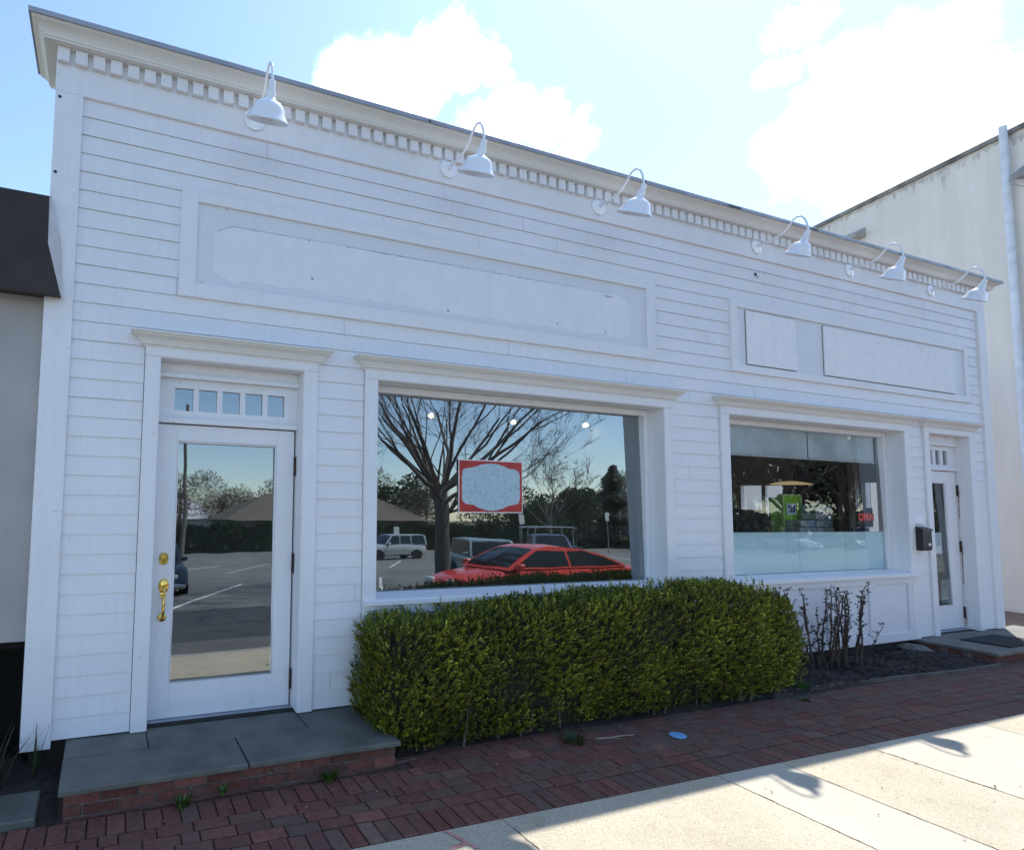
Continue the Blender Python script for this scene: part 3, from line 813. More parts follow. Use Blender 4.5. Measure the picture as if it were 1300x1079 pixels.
LL = ['white gooseneck lamp nearest the left corner of the cornice',
      'second white gooseneck lamp from the left, above the long blank sign panel',
      'third white gooseneck lamp from the left, above the right end of the blank sign panel',
      'white gooseneck lamp above the small whitewashed board, left of two more lamps',
      'white gooseneck lamp above the long whitewashed board, second from the right corner',
      'white gooseneck lamp nearest the right corner of the cornice']
lamp0 = make_lamp(); lamp1 = make_lamp(.74)
for i, x in enumerate((1.483, 3.338, 5.167, 7.624, 9.43, 11.3)):
    o = lamp0 if i == 0 else lamp1 if i == 3 else dup(lamp0 if i < 3 else lamp1)
    o.location = (x, 0, 4.768)
    tag(o, LL[i], 'wall lamp', 'gooseneck lamps along the frieze')

# ------------------------------------------------------------------ stone steps
def stepblock(name, x0, x1, yfr, slabs, label, zt=-.010, th=.036, left_face=True):
    t = empty(name, ((x0+x1)/2, yfr/2, gz(x0)), 0, label, 'step')
    off = Vector(t.location)
    def sub(m): m.v = [(p[0]-off.x, p[1]-off.y, p[2]-off.z) for p in m.v]; return m
    for a, b, c, d in slabs:
        m = MB(); m.cbox(a, b, c, d, zt-th, zt+rnd.uniform(-.002, .002), .005); sub(m).build('slab', M['bluestone'], t)
    m = MB(); m.box(x0+.035, x1-.035, yfr+.042, -.06, gz(x0)-.15, zt-th-.001); sub(m).build('mortar_core', M['mortar'], t)
    m = MB()
    zb = zt-th-.003
    rows = int((zb-gz((x0+x1)/2)+.06)/.068)+1
    for r in range(rows):
        z1 = zb-r*.070; z0 = z1-.059
        def run(a0, a1, f):
            a = a0-(.1 if r % 2 else 0)
            while a < a1-.03:
                e = min(a+.198, a1)
                if e-max(a, a0) > .03:
                    c = rnd.choice(RED[:3]); k = rnd.uniform(.75, 1.15); k *= (.82 if rnd.random() < .85 else 1.25); m.cur = tuple(v*k for v in c)
                    f(max(a, a0), e, z0+rnd.uniform(-.002, .002), z1+rnd.uniform(-.002, .002))
                a += .209
        run(x0+.03, x1-.03, lambda a, b, c, d: m.cbox(a, b, yfr+.030+rnd.uniform(-.003, .003), yfr+.10, c, d, .004))
        run(yfr+.035, -.06, lambda a, b, c, d: m.cbox(x0+.026, x0+.09, a+.07, b, c, d, .004))
        run(yfr+.035, -.06, lambda a, b, c, d: m.cbox(x1-.09, x1-.026, a+.07, b, c, d, .004))
    sub(m).build('brick_base', M['brick'], t)
    return t
stepblock('stone_step', .283, 2.50, -.735, [(.283, 1.398, -.735, -.305), (1.408, 2.50, -.732, -.300), (.285, .812, -.296, .06), (.818, 1.952, -.296, .14), (1.960, 2.498, -.292, .06)],
          'bluestone step on brick courses before the left door')
stepblock('stone_step', 10.455, 13.25, -.765, [(10.455, 11.9, -.765, .06), (11.906, 13.25, -.764, .06), (11.05, 12.05, .061, .13)],
          'bluestone step carrying a black mat before the right door')
m = MB(); m.v = []
pm = [(10.98, -.24), (11.86, -.22), (11.96, -.62), (11.06, -.66)]
m.add([(x, y, -.0065) for x, y in pm]+[(x, y, .008) for x, y in pm], [(3, 2, 1, 0), (4, 5, 6, 7), (0, 1, 5, 4), (1, 2, 6, 5), (2, 3, 7, 6), (3, 0, 4, 7)])
tag(m.build('doormat', M['mat']), 'black rubber doormat on the right stone step', 'doormat')
# flagstone before the left neighbour
m = MB(); m.cbox(-1.3, .17, -.70, -.36, gz(0)-.03, gz(0)+.045, .008)
tag(m.build('flagstone', M['bluestone']), 'dark blue flagstone lying in the soil by the left neighbour', 'paving stone')
# timber edging of the mulch bed
m = MB()
pe = [(7.02, -.63), (7.78, -.64), (8.71, -.71), (9.57, -.79), (10.50, -.80)]
for (xa, ya), (xb, yb) in zip(pe, pe[1:]):
    m.add([(xa, ya, gz(xa)-.05), (xb, yb, gz(xb)-.05), (xb, yb+.03, gz(xb)-.05), (xa, ya+.03, gz(xa)-.05), (xa, ya, gz(xa)+.04), (xb, yb, gz(xb)+.04), (xb, yb+.03, gz(xb)+.042), (xa, ya+.03, gz(xa)+.042)],
          [(0, 3, 2, 1), (4, 5, 6, 7), (0, 1, 5, 4), (1, 2, 6, 5), (2, 3, 7, 6), (3, 0, 4, 7)])
tag(m.build('timber_edging', M['wood_edge']), 'thin weathered timber edging between mulch bed and brick walk', 'edging')

def blob(name, c, r, mat, seed, n=10):
    bm = bmesh.new(); bmesh.ops.create_icosphere(bm, subdivisions=3, radius=1)
    rr = random.Random(seed); ph = [rr.uniform(0, 6) for _ in range(6)]
    for v in bm.verts:
        k = 1+.10*math.sin(3*v.co.x+ph[0])+.09*math.sin(4*v.co.y+ph[1])+.08*math.sin(5*v.co.z+ph[2])
        v.co = Vector((v.co.x*r[0], v.co.y*r[1], v.co.z*r[2]))*k
    me = bpy.data.meshes.new(name); bm.to_mesh(me); bm.free(); me.materials.append(mat)
    me.polygons.foreach_set('use_smooth', [True]*len(me.polygons))
    o = bpy.data.objects.new(name, me); COL.objects.link(o); o.location = c; return o
o = blob('field_stone', (10.22, -.10, gz(10)+.06), (.19, .06, .05), M['stone'], 4); o.rotation_euler = (0, 0, R(-62))
tag(o, 'long grey stone lying at the corner of the right step', 'stone')
m = MB(); m.lathe([(0, .0), (.074, 0), (.076, .004), (.072, .009), (.05, .011), (0, .012)], (0, 0, 0), (0, 0, 1), 28); m.v = [(x*.88, y*.80, z) for x, y, z in m.v]
o = m.build('utility_marker', M['blue'], auto=30); o.location = (4.884, -.985, gz(4.884)+.006)
tag(o, 'small round pale blue disc set in the brick walk', 'utility marker')
m = MB(); m.tube([(4.18, -.83, gz(4.2)+.012), (4.32, -.86, gz(4.3)+.016), (4.42, -.855, gz(4.4)+.014), (4.56, -.87, gz(4.5)+.012)], [.007, .008, .006, .004], 7)
m.tube([(4.32, -.86, gz(4.3)+.016), (4.38, -.90, gz(4.4)+.014)], [.004, .002], 5)
tag(m.build('dry_twig', M['twig']), 'dry twig on the brick walk beside the hedge', 'twig')
m = MB()
for k in range(150):
    if k < 70: x, y = rnd.uniform(2.6, 8), rnd.uniform(-.95, -.66)
    elif k < 110: x, y = rnd.uniform(.3, 2.5), rnd.uniform(-1.0, -.75)
    else: x, y = rnd.uniform(4.5, 9), rnd.uniform(-2.6, -1.7)
    s = rnd.uniform(.005, .016); a = rnd.uniform(0, 6.28); z = gz(x)+.011
    d = Vector((math.cos(a), math.sin(a), rnd.uniform(-.2, .3)))*s; e = Vector((-math.sin(a), math.cos(a), rnd.uniform(0, .5)))*s*.5; p = Vector((x, y, z))
    m.quad(p-d-e*.3, p-e, p+d, p+e)
for k in range(70):
    x, y = rnd.uniform(1.5, 9), rnd.uniform(-1.2, -.66); s = rnd.uniform(.004, .009); z = gz(x)+.012; a = rnd.uniform(0, 6.28)
    d = Vector((math.cos(a), math.sin(a), 0))*s; e = Vector((-math.sin(a), math.cos(a), .4))*s*.7; p = Vector((x, y, z)); m.mi = 1
    m.quad(p-d, p-e, p+d, p+e)
tag(m.build('leaf_litter', [M['litter'], M['twig']]), 'scattered dry leaf bits on the walk', 'litter', None, 'stuff')

# ------------------------------------------------------------------ mailbox and plaque on the wall
mbx = empty('mailbox', (10.685, -.014, 1.30), 0, 'black wall mailbox left of the right door', 'mailbox')
m = MB(); m.prism([(0, -.165), (-.075, -.165), (-.09, -.14), (-.09, .115), (0, .135)], 0, -.105, .105); m.build('box', M['black'], mbx)
m = MB(); m.prism([(-.002, .148), (-.098, .120), (-.102, .09), (-.098, .09), (-.096, .114), (-.002, .140)], 0, -.112, .112); m.build('lid', M['black'], mbx)
m = MB(); m.lathe([(0, 0), (.032, 0), (.028, -.004), (0, -.005)], (.045, -.0905, -.085), (0, 1, 0), 20)
for i in range(len(m.v)): m.v[i] = (m.v[i][0], m.v[i][1], -.085+(m.v[i][2]+.085)*.6)
m.build('badge', plain('pale_badge', (.66, .66, .62), .5), mbx)
m = MB(); m.cbox(10.60, 10.84, -.026, -.014, 1.475, 1.60, .006)
tag(m.build('number_plaque', M['whitewash']), 'blank rough white plaque above the black mailbox', 'plaque')

# ------------------------------------------------------------------ hedge
HX0, HX1 = 2.43, 7.17
def hz(x): return .695+.135*min(1, max(0, x-HX0)/1.95)+.030*min(1, max(0, x-4.45)/2)
def hedge_surface(x, v):
    """v 0..1 from back top edge, over the top, down the front; returns point and normal"""
    rx = min(1.0, (x-HX0)/.24, (HX1-x)/.50)
    rx = math.sqrt(max(0, 1-(1-max(0, rx))**2))
    h = (hz(x)-.022-gz(x))*(.55+.45*rx) if (HX1-x) < .50 else (hz(x)-.022-gz(x))*(.86+.14*rx)
    d = .60*(.72+.28*rx); yb = -.05; rr = .16
    Lt, Lf = d-rr, h-rr-.02; arc = rr*math.pi/2; tot = Lt+arc+Lf; s = v*tot
    if s < Lt: return Vector((x, yb-s, gz(x)+h)), Vector((0, 0, 1))
    s -= Lt
    if s < arc:
        a = s/rr
        return Vector((x, yb-Lt-rr*math.sin(a), gz(x)+h-rr+rr*math.cos(a))), Vector((0, -math.sin(a), math.cos(a)))
    s -= arc
    bul = .05*math.sin(math.pi*s/Lf)-.06*(s/Lf)**3
    return Vector((x, yb-d-bul, gz(x)+h-rr-s)), Vector((0, -1, .1)).normalized()
hg = empty('boxwood_hedge', (4.8, -.35, gz(4.8)), 0, 'long clipped boxwood hedge with small glossy leaves under the left window', 'hedge')
off = Vector(hg.location)
core = MB(); NX, NV = 60, 24; vs = []
for i in range(NX+1):
    x = HX0+.06+(HX1-HX0-.12)*i/NX
    for j in range(NV+1):
        p, n = hedge_surface(x, j/NV); p = p-n*.075+Vector((rnd.uniform(-.02, .02),)*3); vs.append(p-off)
core.add(vs, [(i*(NV+1)+j, (i+1)*(NV+1)+j, (i+1)*(NV+1)+j+1, i*(NV+1)+j+1) for i in range(NX) for j in range(NV)])
for i in (0, NX): core.add([vs[i*(NV+1)+j] for j in range(NV+1)]+[Vector((vs[i*(NV+1)][0], .31, -.0))], [tuple(range(NV+2))])
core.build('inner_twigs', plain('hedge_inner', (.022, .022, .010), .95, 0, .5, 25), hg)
lf = MB()
def leaf(m, p, d, n, L, Wd):
    s = d.cross(n).normalized()*Wd
    tip = p+d*L; mid = p+d*L*.52+n*L*.06
    m.add([p, mid+s, tip, mid-s, mid-n*Wd*.35], [(0, 4, 1), (1, 4, 2), (2, 4, 3), (3, 4, 0)])
LEAFC = [(.140, .165, .014), (.105, .135, .012), (.185, .200, .016), (.250, .250, .022), (.065, .090, .010), (.150, .150, .014)]
HK = [1.0]
def shoot(m, p, n, hang=0.0, k=7, sz=1.0):
    d = (n*.65+Vector((rnd.gauss(0, .35), rnd.gauss(0, .35), .75+rnd.gauss(0, .3)-hang))).normalized()
    L = rnd.uniform(.035, .075)*sz
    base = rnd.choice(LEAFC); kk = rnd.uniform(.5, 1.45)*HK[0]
    if rnd.random() < .06: base = (.32, .31, .05)
    elif rnd.random() < .02: base = (.20, .13, .06)
    for i in range(k):
        t = i/(k-1); a = i*2.4+rnd.uniform(-.4, .4)
        o1 = d.orthogonal().normalized(); o2 = d.cross(o1)
        side = (o1*math.cos(a)+o2*math.sin(a))
        ld = (side*(1-.55*t)+d*(.55+.6*t)).normalized()
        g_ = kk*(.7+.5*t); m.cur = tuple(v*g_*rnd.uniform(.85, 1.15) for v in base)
        leaf(m, p+d*L*t, ld, (d-ld*d.dot(ld)).normalized() if i else side.cross(d), rnd.uniform(.017, .028)*sz, rnd.uniform(.0055, .0085)*sz)
NSH = 13500
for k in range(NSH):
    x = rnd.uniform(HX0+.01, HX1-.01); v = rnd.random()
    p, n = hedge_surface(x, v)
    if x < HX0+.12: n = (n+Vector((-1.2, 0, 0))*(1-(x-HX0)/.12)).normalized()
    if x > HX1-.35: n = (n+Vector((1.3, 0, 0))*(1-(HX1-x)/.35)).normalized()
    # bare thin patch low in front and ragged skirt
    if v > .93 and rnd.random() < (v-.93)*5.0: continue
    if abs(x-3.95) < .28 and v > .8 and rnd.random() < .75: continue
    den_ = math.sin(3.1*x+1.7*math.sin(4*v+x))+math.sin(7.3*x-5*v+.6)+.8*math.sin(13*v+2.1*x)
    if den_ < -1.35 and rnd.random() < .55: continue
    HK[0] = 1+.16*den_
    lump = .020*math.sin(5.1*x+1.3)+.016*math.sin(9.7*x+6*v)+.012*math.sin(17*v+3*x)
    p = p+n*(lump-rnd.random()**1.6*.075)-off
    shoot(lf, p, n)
HK[0] = 1.0
# end faces
for side, xe in ((-1, HX0), (1, HX1)):
    for k in range(900 if side < 0 else 500):
        y = rnd.uniform(-.62, -.06); z = gz(xe)+rnd.uniform(.10, .92)*(hz(xe)-gz(xe))*(1 if side < 0 else .62)
        n = Vector((side, -.15, .1)).normalized()
        if y < -.52 and rnd.random() < .5: continue
        shoot(lf, Vector((xe+side*(.02*math.sin(8*z)-rnd.random()*.06), y, z))-off, n)
for k in range(260):   # stray tall shoots on top
    x = rnd.uniform(HX0+.05, HX1-.3); p, n = hedge_surface(x, rnd.uniform(0, .45)); shoot(lf, p+Vector((0, 0, .015))-off, Vector((0, 0, 1)), k=9, sz=1.2)
lf.build('foliage', M['leaf'], hg)
for k in range(60):
    st = MB()
    x = rnd.uniform(HX0+.1, HX1-.2); y0 = rnd.uniform(-.6, -.35)
    st.tube([(x-off.x, y0-off.y, gz(x)-.02-off.z), (x+rnd.uniform(-.06, .06)-off.x, y0-.02-off.y, gz(x)+.2-off.z), (x+rnd.uniform(-.1, .1)-off.x, y0-.03-off.y, gz(x)+.4-off.z)], [.010, .007, .004], 5)
    st.build('stem', M['bark'], hg)

# ------------------------------------------------------------------ bare rose shrub
rs = empty('rose_shrub', (8.30, -.28, gz(8.3)+.04), 0, 'nearly bare rose shrub of upright thorny canes by the mulch bed', 'shrub')
cn = MB(); rl = MB()
def cane(p0, p1, r0, depth):
    p0, p1 = Vector(p0), Vector(p1); n = 6; pts = []
    for i in range(n+1):
        t = i/n; pts.append(p0.lerp(p1, t)+Vector((rnd.gauss(0, .008), rnd.gauss(0, .008), 0))*(1 if 0 < i else 0))
    cn.tube(pts, [r0*(1-.55*i/n) for i in range(n+1)], 6)
    L = (p1-p0).length
    for i in range(2, n+1):
        for q in range(2 if depth == 0 else 1):
            if rnd.random() < .8:
                a = rnd.uniform(0, 6.28); d = Vector((math.cos(a)*.55, math.sin(a)*.4, .8)).normalized()*rnd.uniform(.05, .15)*L
                if depth < 1: cane(pts[i], pts[i]+d, r0*.42, depth+1)
                else: cn.tube([pts[i], pts[i]+d*.6, pts[i]+d], [r0*.5, r0*.4, r0*.2], 4)
            if depth >= 0 and i > 3 and rnd.random() < .75:
                for _ in range(3):
                    a = rnd.uniform(0, 6.28); d = Vector((math.cos(a), math.sin(a), rnd.uniform(.0, 1))).normalized()
                    rl.cur = rnd.choice([(.05, .06, .015), (.07, .085, .02), (.09, .045, .02), (.06, .035, .02)])
                    leaf(rl, pts[i], d, d.orthogonal().normalized(), rnd.uniform(.018, .034), .008)
for xb, xt, zt in ((-.38, -.66, .98), (-.34, -.40, .96), (-.18, -.20, .92), (-.12, -.06, .88), (-.02, -.02, .62), (.08, .12, .94), (.12, .20, .92), (.18, .26, .80), (.30, .56, .98), (.34, .48, .84), (.24, .30, .5), (-.25, -.3, .55), (.4, .7, .5), (-.30, -.52, .9), (-.06, -.1, .95), (.03, .06, .9), (.15, .17, .97), (.22, .36, .88), (.33, .62, .9), (-.2, -.28, .7)):
    cane((xb, rnd.uniform(-.06, .06), -.05), (xt, rnd.uniform(-.10, .10), zt*.84), .0125 if zt > .6 else .006, 0)
cn.build('cane', M['cane'], rs, smooth=True); rl.build('foliage', M['leaf'], rs)

# ------------------------------------------------------------------ weeds, grass tufts, border plant
def tuft(name, c, n, h, spread, label, cat, cols, wide=.006, group=None, lean=.5):
    m = MB(); r = random.Random(int(c[0]*1000)+n)
    for k in range(n):
        a = r.uniform(0, 6.28); q = r.random()**.6*spread
        b = Vector((math.cos(a)*q*.4, math.sin(a)*q*.4, 0)); H = h*r.uniform(.55, 1.1)
        o_ = Vector((math.cos(a), math.sin(a), 0))*lean*H*r.uniform(.2, 1.0)
        s = Vector((-math.sin(a), math.cos(a), 0))*wide*r.uniform(.6, 1.2)
        m.cur = tuple(v*r.uniform(.7, 1.3) for v in r.choice(cols))
        p = [b, b+Vector((0, 0, H*.55))+o_*.35, b+Vector((0, 0, H))+o_]
        m.add([p[0]-s, p[0]+s, p[1]+s*.8, p[1]-s*.8, p[2]], [(0, 1, 2, 3), (3, 2, 4)])
    o = m.build(name, M['leaf']); o.location = c
    return tag(o, label, cat, group)
GR = [(.07, .13, .02), (.05, .10, .018), (.09, .15, .03)]
G2 = 'weeds in the brick joints'
tuft('weed', (.985, -.765, gz(1)), 46, .065, .09, 'larger starry green weed against the brick face of the left step', 'weed', GR, .008, G2, 1.1)
tuft('weed', (1.235, -.745, gz(1.2)+.03), 26, .045, .05, 'tiny weed high in the brick joint of the left step', 'weed', GR, .007, G2, 1.0)
tuft('weed', (1.955, -.745, gz(2)), 60, .07, .11, 'bushy green weed below the white stained bricks of the left step', 'weed', GR, .008, G2, 1.1)
tuft('grass_tuft', (3.99, -.80, gz(4)), 120, .06, .22, 'dark low grass tuft at the foot of the hedge', 'grass', [(.035, .075, .015), (.03, .06, .012)], .005, None, 1.2)
tuft('grass_tuft', (7.14, -.60, gz(7.1)), 120, .10, .14, 'bright green grass tuft at the right end of the hedge', 'grass', [(.05, .15, .02), (.04, .12, .02)], .005, None, .7)
tuft('grass_tuft', (6.85, -.78, gz(6.9)), 40, .03, .12, 'low mossy tuft in the bricks near the right end of the hedge', 'grass', [(.035, .075, .015)], .005, None, 1.2)
DK = [(.030, .045, .018), (.040, .055, .022), (.075, .065, .03), (.055, .040, .022)]
tuft('iris_clump', (-.16, -.20, gz(0)), 46, .42, .30, 'clump of dark strap leaves in the shade by the left neighbour wall', 'plant', DK, .010, None, .75)
tuft('iris_clump', (.10, -.13, gz(0)), 7, .34, .08, 'few upright strap leaves before the white corner board', 'plant', DK[:2], .008, None, .22)

# ------------------------------------------------------------------ left neighbour
nb = empty('neighbour_building', (-2, .3, gz(-2)), 0, 'left neighbour with brown mansard band above a grey beige wall', 'building')
o_ = Vector(nb.location)
def loc_(m, o): m.v = [(p[0]-o.x, p[1]-o.y, p[2]-o.z) for p in m.v]; return m
Fp = [(.008, -.12, 3.77), (.015, -.122, 3.429), (.113, -.12, 3.065)]
Bp = [(.012, -.036, 3.812), (.086, -.036, 3.518), (.100, -.036, 3.392), (.113, -.036, 3.10)]
m = MB()
xl = -9
m.add([(xl, -.12, 3.80), Fp[0], Fp[1], (xl, -.19, 3.45)], [(0, 1, 2, 3)])
m.add([(xl, -.19, 3.45), Fp[1], Fp[2], (xl, -.12, 3.03)], [(0, 1, 2, 3)])
m.add([(xl, -.12, 3.03), Fp[2], (.105, .06, 3.09), (xl, .3, 3.05)], [(0, 1, 2, 3)])
m.add([(xl, -.12, 3.80), Fp[0], (-.01, .6, 3.9), (xl, .6, 3.9)], [(3, 2, 1, 0)])
loc_(m, o_).build('mansard_band', plain('brown_shingle', (.030, .022, .019), .75, 0, .25, 5, .4, 40), nb)
m = MB()
m.add([Fp[0], Fp[1], Fp[2], Bp[3], Bp[2], Bp[1], Bp[0]], [tuple(range(7))])
loc_(m, o_).build('end_trim', plain('grey_white_trim', (.55, .54, .53), .6, 0, .1, 8), nb)
m = MB(); m.box(xl, -.004, .05, .14, .665, 3.2); loc_(m, o_).build('wall', plain('grey_beige_stucco', (.385, .365, .355), .9, 0, .12, 1.5, .3, 60), nb)
m = MB(); m.box(xl, -.004, .9, 1.0, -.7, .7); m.box(-.03, -.006, .16, .9, -.7, .66); m.box(xl, -.01, .14, .9, .60, .664); loc_(m, o_).build('crawl_space', M['dark'], nb)

# ------------------------------------------------------------------ right neighbour (cream)
crm, cnt, cb_ = newmat('cream_stucco')
c1 = ramp(cnt, noise(cnt, .8, 7, .65), [(.3, (.70, .655, .60)), (.7, (.76, .72, .665))])
st_ = ramp(cnt, noise(cnt, 1.2, 6, .6, sc=(3.5, 3.5, .18)), [(.33, (.90, .89, .875)), (.6, (1, 1, 1))])
cnt.links.new(mix(cnt, c1, st_, .7, 'MULTIPLY'), cb_.inputs['Base Color']); cb_.inputs['Roughness'].default_value = .9
bump(cnt, cb_, noise(cnt, 12, 6), .25, .02)
az = R(16); ux = Vector((math.sin(az), math.cos(az), 0)); uy = Vector((math.cos(az), -math.sin(az), 0))
cbld = empty('cream_building', (18.47, 2.079, -.47), -az, 'tall cream stucco building beyond the alley with stained roof edge', 'building')
# local axes: x = away from the viewer's left (outward right), y = along the wall
CH = 10.14
m = MB(); m.box(.0, 7, -1.6, 16, -.6, CH); m.build('wall', crm, cbld)
m = MB(); m.box(-.06, 7.06, -1.66, 16.06, CH, CH+.10); m.build('roof_edge', plain('stained_coping', (.20, .19, .175), .9, 0, .5, 3), cbld)
# rain stains below the coping
m = MB(); rr = random.Random(5); n = 420; vs = []
for i in range(n+1):
    q = -1.5+17*i/n
    h = .05+.05*rr.random()+.04*math.sin(q*1.9)**2+(.9*rr.random() if abs(q-.55) < .05 else 0)+(.3*rr.random()**6)
    vs += [(-.004, q, CH), (-.004, q, CH-h*.8)]
m.add(vs, [(2*i, 2*i+1, 2*i+3, 2*i+2) for i in range(n)])
m.build('rain_stain', plain('grey_stain', (.56, .53, .48), .95, 0, .25, 6), cbld)
m = MB(); m.tube([(-.14, -.67, -.3), (-.14, -.67, CH+.18)], .066, 14); m.build('downpipe', plain('pale_pipe', (.62, .66, .72), .45), cbld)
m = MB(); m.prism([(0, 9.05), (-.28, 9.02), (-.30, 9.12), (0, 9.36)], 1, -1.5, -.87); m.build('vent_hood', plain('grey_vent', (.25, .25, .25), .7), cbld)
m = MB(); m.prism([(0, 9.28), (-.30, 9.30), (-.30, 9.36), (0, 9.56)], 1, 2.35, 2.9); m.build('scupper_hood', plain('grey_vent2', (.38, .36, .33), .7), cbld)
m = MB(); m.box(-.5, -.02, -1.4, 5, -.15, .02); m.build('planter_kerb', plain('mossy_kerb', (.10, .11, .07), .95, 0, .4, 8), cbld)

# ------------------------------------------------------------------ window sign and shop contents
def text_mesh(name, s, size, mat, parent, loc, rot=(R(90), 0, 0), extrude=.004, bold=0.0):
    cu = bpy.data.curves.new(name, 'FONT'); cu.body = s; cu.size = size; cu.extrude = extrude; cu.offset = bold
    cu.align_x = 'CENTER'; cu.align_y = 'CENTER'
    t = bpy.data.objects.new(name, cu); COL.objects.link(t)
    dg = bpy.context.evaluated_depsgraph_get(); dg.update()
    me = bpy.data.meshes.new_from_object(t.evaluated_get(dg))
    bpy.data.objects.remove(t)
    me.materials.clear(); me.materials.append(mat)
    o = bpy.data.objects.new(name, me); COL.objects.link(o); o.location = loc; o.rotation_euler = rot
    if parent: o.parent = parent
    return o
sg = empty('window_sign', (3.985, .204, 1.825), 0, 'red bordered sign with a pale scalloped centre on the left display window', 'sign')
HW, HH = .374, .254
m = MB(); m.cbox(-HW, HW, -.002, .002, -HH, HH, .0008); m.build('border', plain('sign_white_edge', (.82, .74, .74), .5), sg)
m = MB(); m.box(-HW+.009, HW-.009, -.0035, -.0022, -HH+.009, HH-.009)
rm, rnt, rb = newmat('sign_red')
rc = ramp(rnt, noise(rnt, 6, 4), [(.35, (.34, .020, .020)), (.7, (.46, .040, .030))]); rnt.links.new(rc, rb.inputs['Base Color']); rb.inputs['Roughness'].default_value = .4
m.build('field', rm, sg)
pl_ = []
n = 96
for i in range(n):
    a = 2*math.pi*i/n; c, s = math.cos(a), math.sin(a)
    # rounded box with ogee top and bottom
    r = 1/((abs(c)/.338)**8+(abs(s)/.178)**8)**(1/8)
    x, z = r*c, r*s
    z += (.045 if z > 0 else -.055)*max(0, 1-(abs(x)/.21)**2)*min(1, abs(z)/.12)
    k = 1+.008*math.sin(24*a)
    pl_.append((x*k, z*k))
m = MB(); m.prism(pl_, 1, -.0052, -.0036)
pm_, pnt, pb_ = newmat('sign_pale_centre')
n1 = noise(pnt, 38, 4, .6, sc=(1, 1, 1.6)); pc = ramp(pnt, n1, [(.30, (.22, .31, .36)), (.40, (.36, .48, .54)), (.6, (.44, .56, .62))])
pnt.links.new(pc, pb_.inputs['Base Color']); pb_.inputs['Roughness'].default_value = .4
m.build('centre_plate', pm_, sg)
# track lamps behind the left window
gl_ = bpy.data.materials.new('warm_bulb'); gl_.use_nodes = True
e = gl_.node_tree.nodes['Principled BSDF']; e.inputs['Emission Color'].default_value = (1, .86, .58, 1); e.inputs['Emission Strength'].default_value = 22
TL = ['lit track lamp at the left of the three behind the left display window', 'lit track lamp in the middle of the three behind the left display window', 'lit track lamp at the right of the three behind the left display window']
tl0 = empty('track_lamp')
m = MB(); m.lathe([(0, -.10), (.035, -.10), (.04, -.02), (.052, .045), (.046, .045), (.036, -.01), (0, -.03)], (0, 0, 0), (-.45, -.5, -.75), 16); m.tube([(0, 0, 0), (.01, .02, .105)], .007, 6); m.build('housing', plain('lamp_housing', (.12, .12, .115), .4), tl0)
m = MB(); m.lathe([(0, .02), (.017, .02), (.017, .046), (0, .050)], (0, 0, 0), (-.45, -.5, -.75), 14); m.build('bulb', gl_, tl0)
for i, (x, y, z) in enumerate(((4.42, 2.0, 2.80), (5.729, 2.0, 2.795), (6.42, 1.42, 2.735))):
    o = tl0 if i == 0 else dup(tl0); o.location = (x, y, z); tag(o, TL[i], 'track lamp', 'track lamps behind the left window')
tr = MB(); tr.box(3.6, 6.45, 1.98, 2.02, 2.89, 2.919); tag(tr.build('lamp_track', plain('track_white', (.5, .5, .48), .5)), 'ceiling track holding the lamps behind the left window', 'lamp track')

ds = empty('display_stand', (9.70, 1.0, -.02), 0, 'lime green display stand with a price card behind the right window', 'display stand')
gm1 = plain('lime_green', (.36, .72, .04), .5, 0, .12, 5); gm2 = plain('lime_green_trim', (.55, .78, .28), .5)
m = MB(); m.box(-.10, .28, -.02, .02, .02, 1.85); m.build('back_panel', gm1, ds)
m = MB(); m.box(-.30, -.105, .0, .03, .02, 1.82); m.build('side_panel', plain('green_side', (.14, .30, .05), .5, 0, .4, 4), ds)
m = MB(); m.cbox(-.12, -.09, -.05, .03, .02, 1.86); m.cbox(.275, .305, -.05, .03, .02, 1.86); m.cbox(-.0895, .2745, -.05, .03, 1.845, 1.875); m.build('edge_trim', gm2, ds)
m = MB(); m.box(-.02, .20, -.035, -.025, 1.575, 1.745)
cd = m.build('price_card', plain('card_white', (.72, .78, .84), .6), ds)
text_mesh('price_figure', "'25", .13, plain('card_blue', (.03, .06, .26), .5), cd, (.09, -.038, 1.66), extrude=.002, bold=.006)
for k, (x, y, z, L) in enumerate(((9.78, .85, 1.20, 'blue and white packets stacked on the shelf below the price card'), (10.10, .82, 1.20, 'pale blue packets piled higher, right of the green display stand'))):
    pk_ = empty('packet_stack', (x, y, z), 0, L, 'packets')
    for r in range(3 if k == 0 else 5):
        for q in range(2):
            m = MB(); m.cbox(-.17+q*.18+rnd.uniform(-.02, .01), .0+q*.18+rnd.uniform(-.02, .01), -.10, .10, r*.10, r*.10+.092, .010)
            m.build('packet', plain('packet_%d_%d_%d' % (k, r, q), rnd.choice([(.42, .58, .74), (.68, .78, .86), (.30, .46, .62), (.56, .64, .70)]), .4, 0, .45, 16), pk_)
m = MB(); m.cbox(9.3, 10.6, .70, 1.45, 1.13, 1.195); m.cbox(9.33, 9.39, .73, .79, -.02, 1.129); m.cbox(10.5, 10.56, .73, .79, -.02, 1.129)
m.cbox(9.33, 9.39, 1.36, 1.42, -.02, 1.129); m.cbox(10.5, 10.56, 1.36, 1.42, -.02, 1.129)
tag(m.build('shop_table', plain('dark_table', (.05, .04, .035), .6)), 'dark table under the packets behind the right window', 'table')
m = MB(); m.cbox(8.75, 9.42, 1.05, 1.50, .80, 1.62, .02)
for i in range(5): m.cbox(8.78, 9.39, 1.035, 1.049, .85+i*.15, .96+i*.15, .004)
tag(m.build('storage_crate', plain('dark_brown_crate', (.035, .028, .024), .6, 0, .4, 8)), 'dark brown slatted crate left of the green display stand', 'crate')
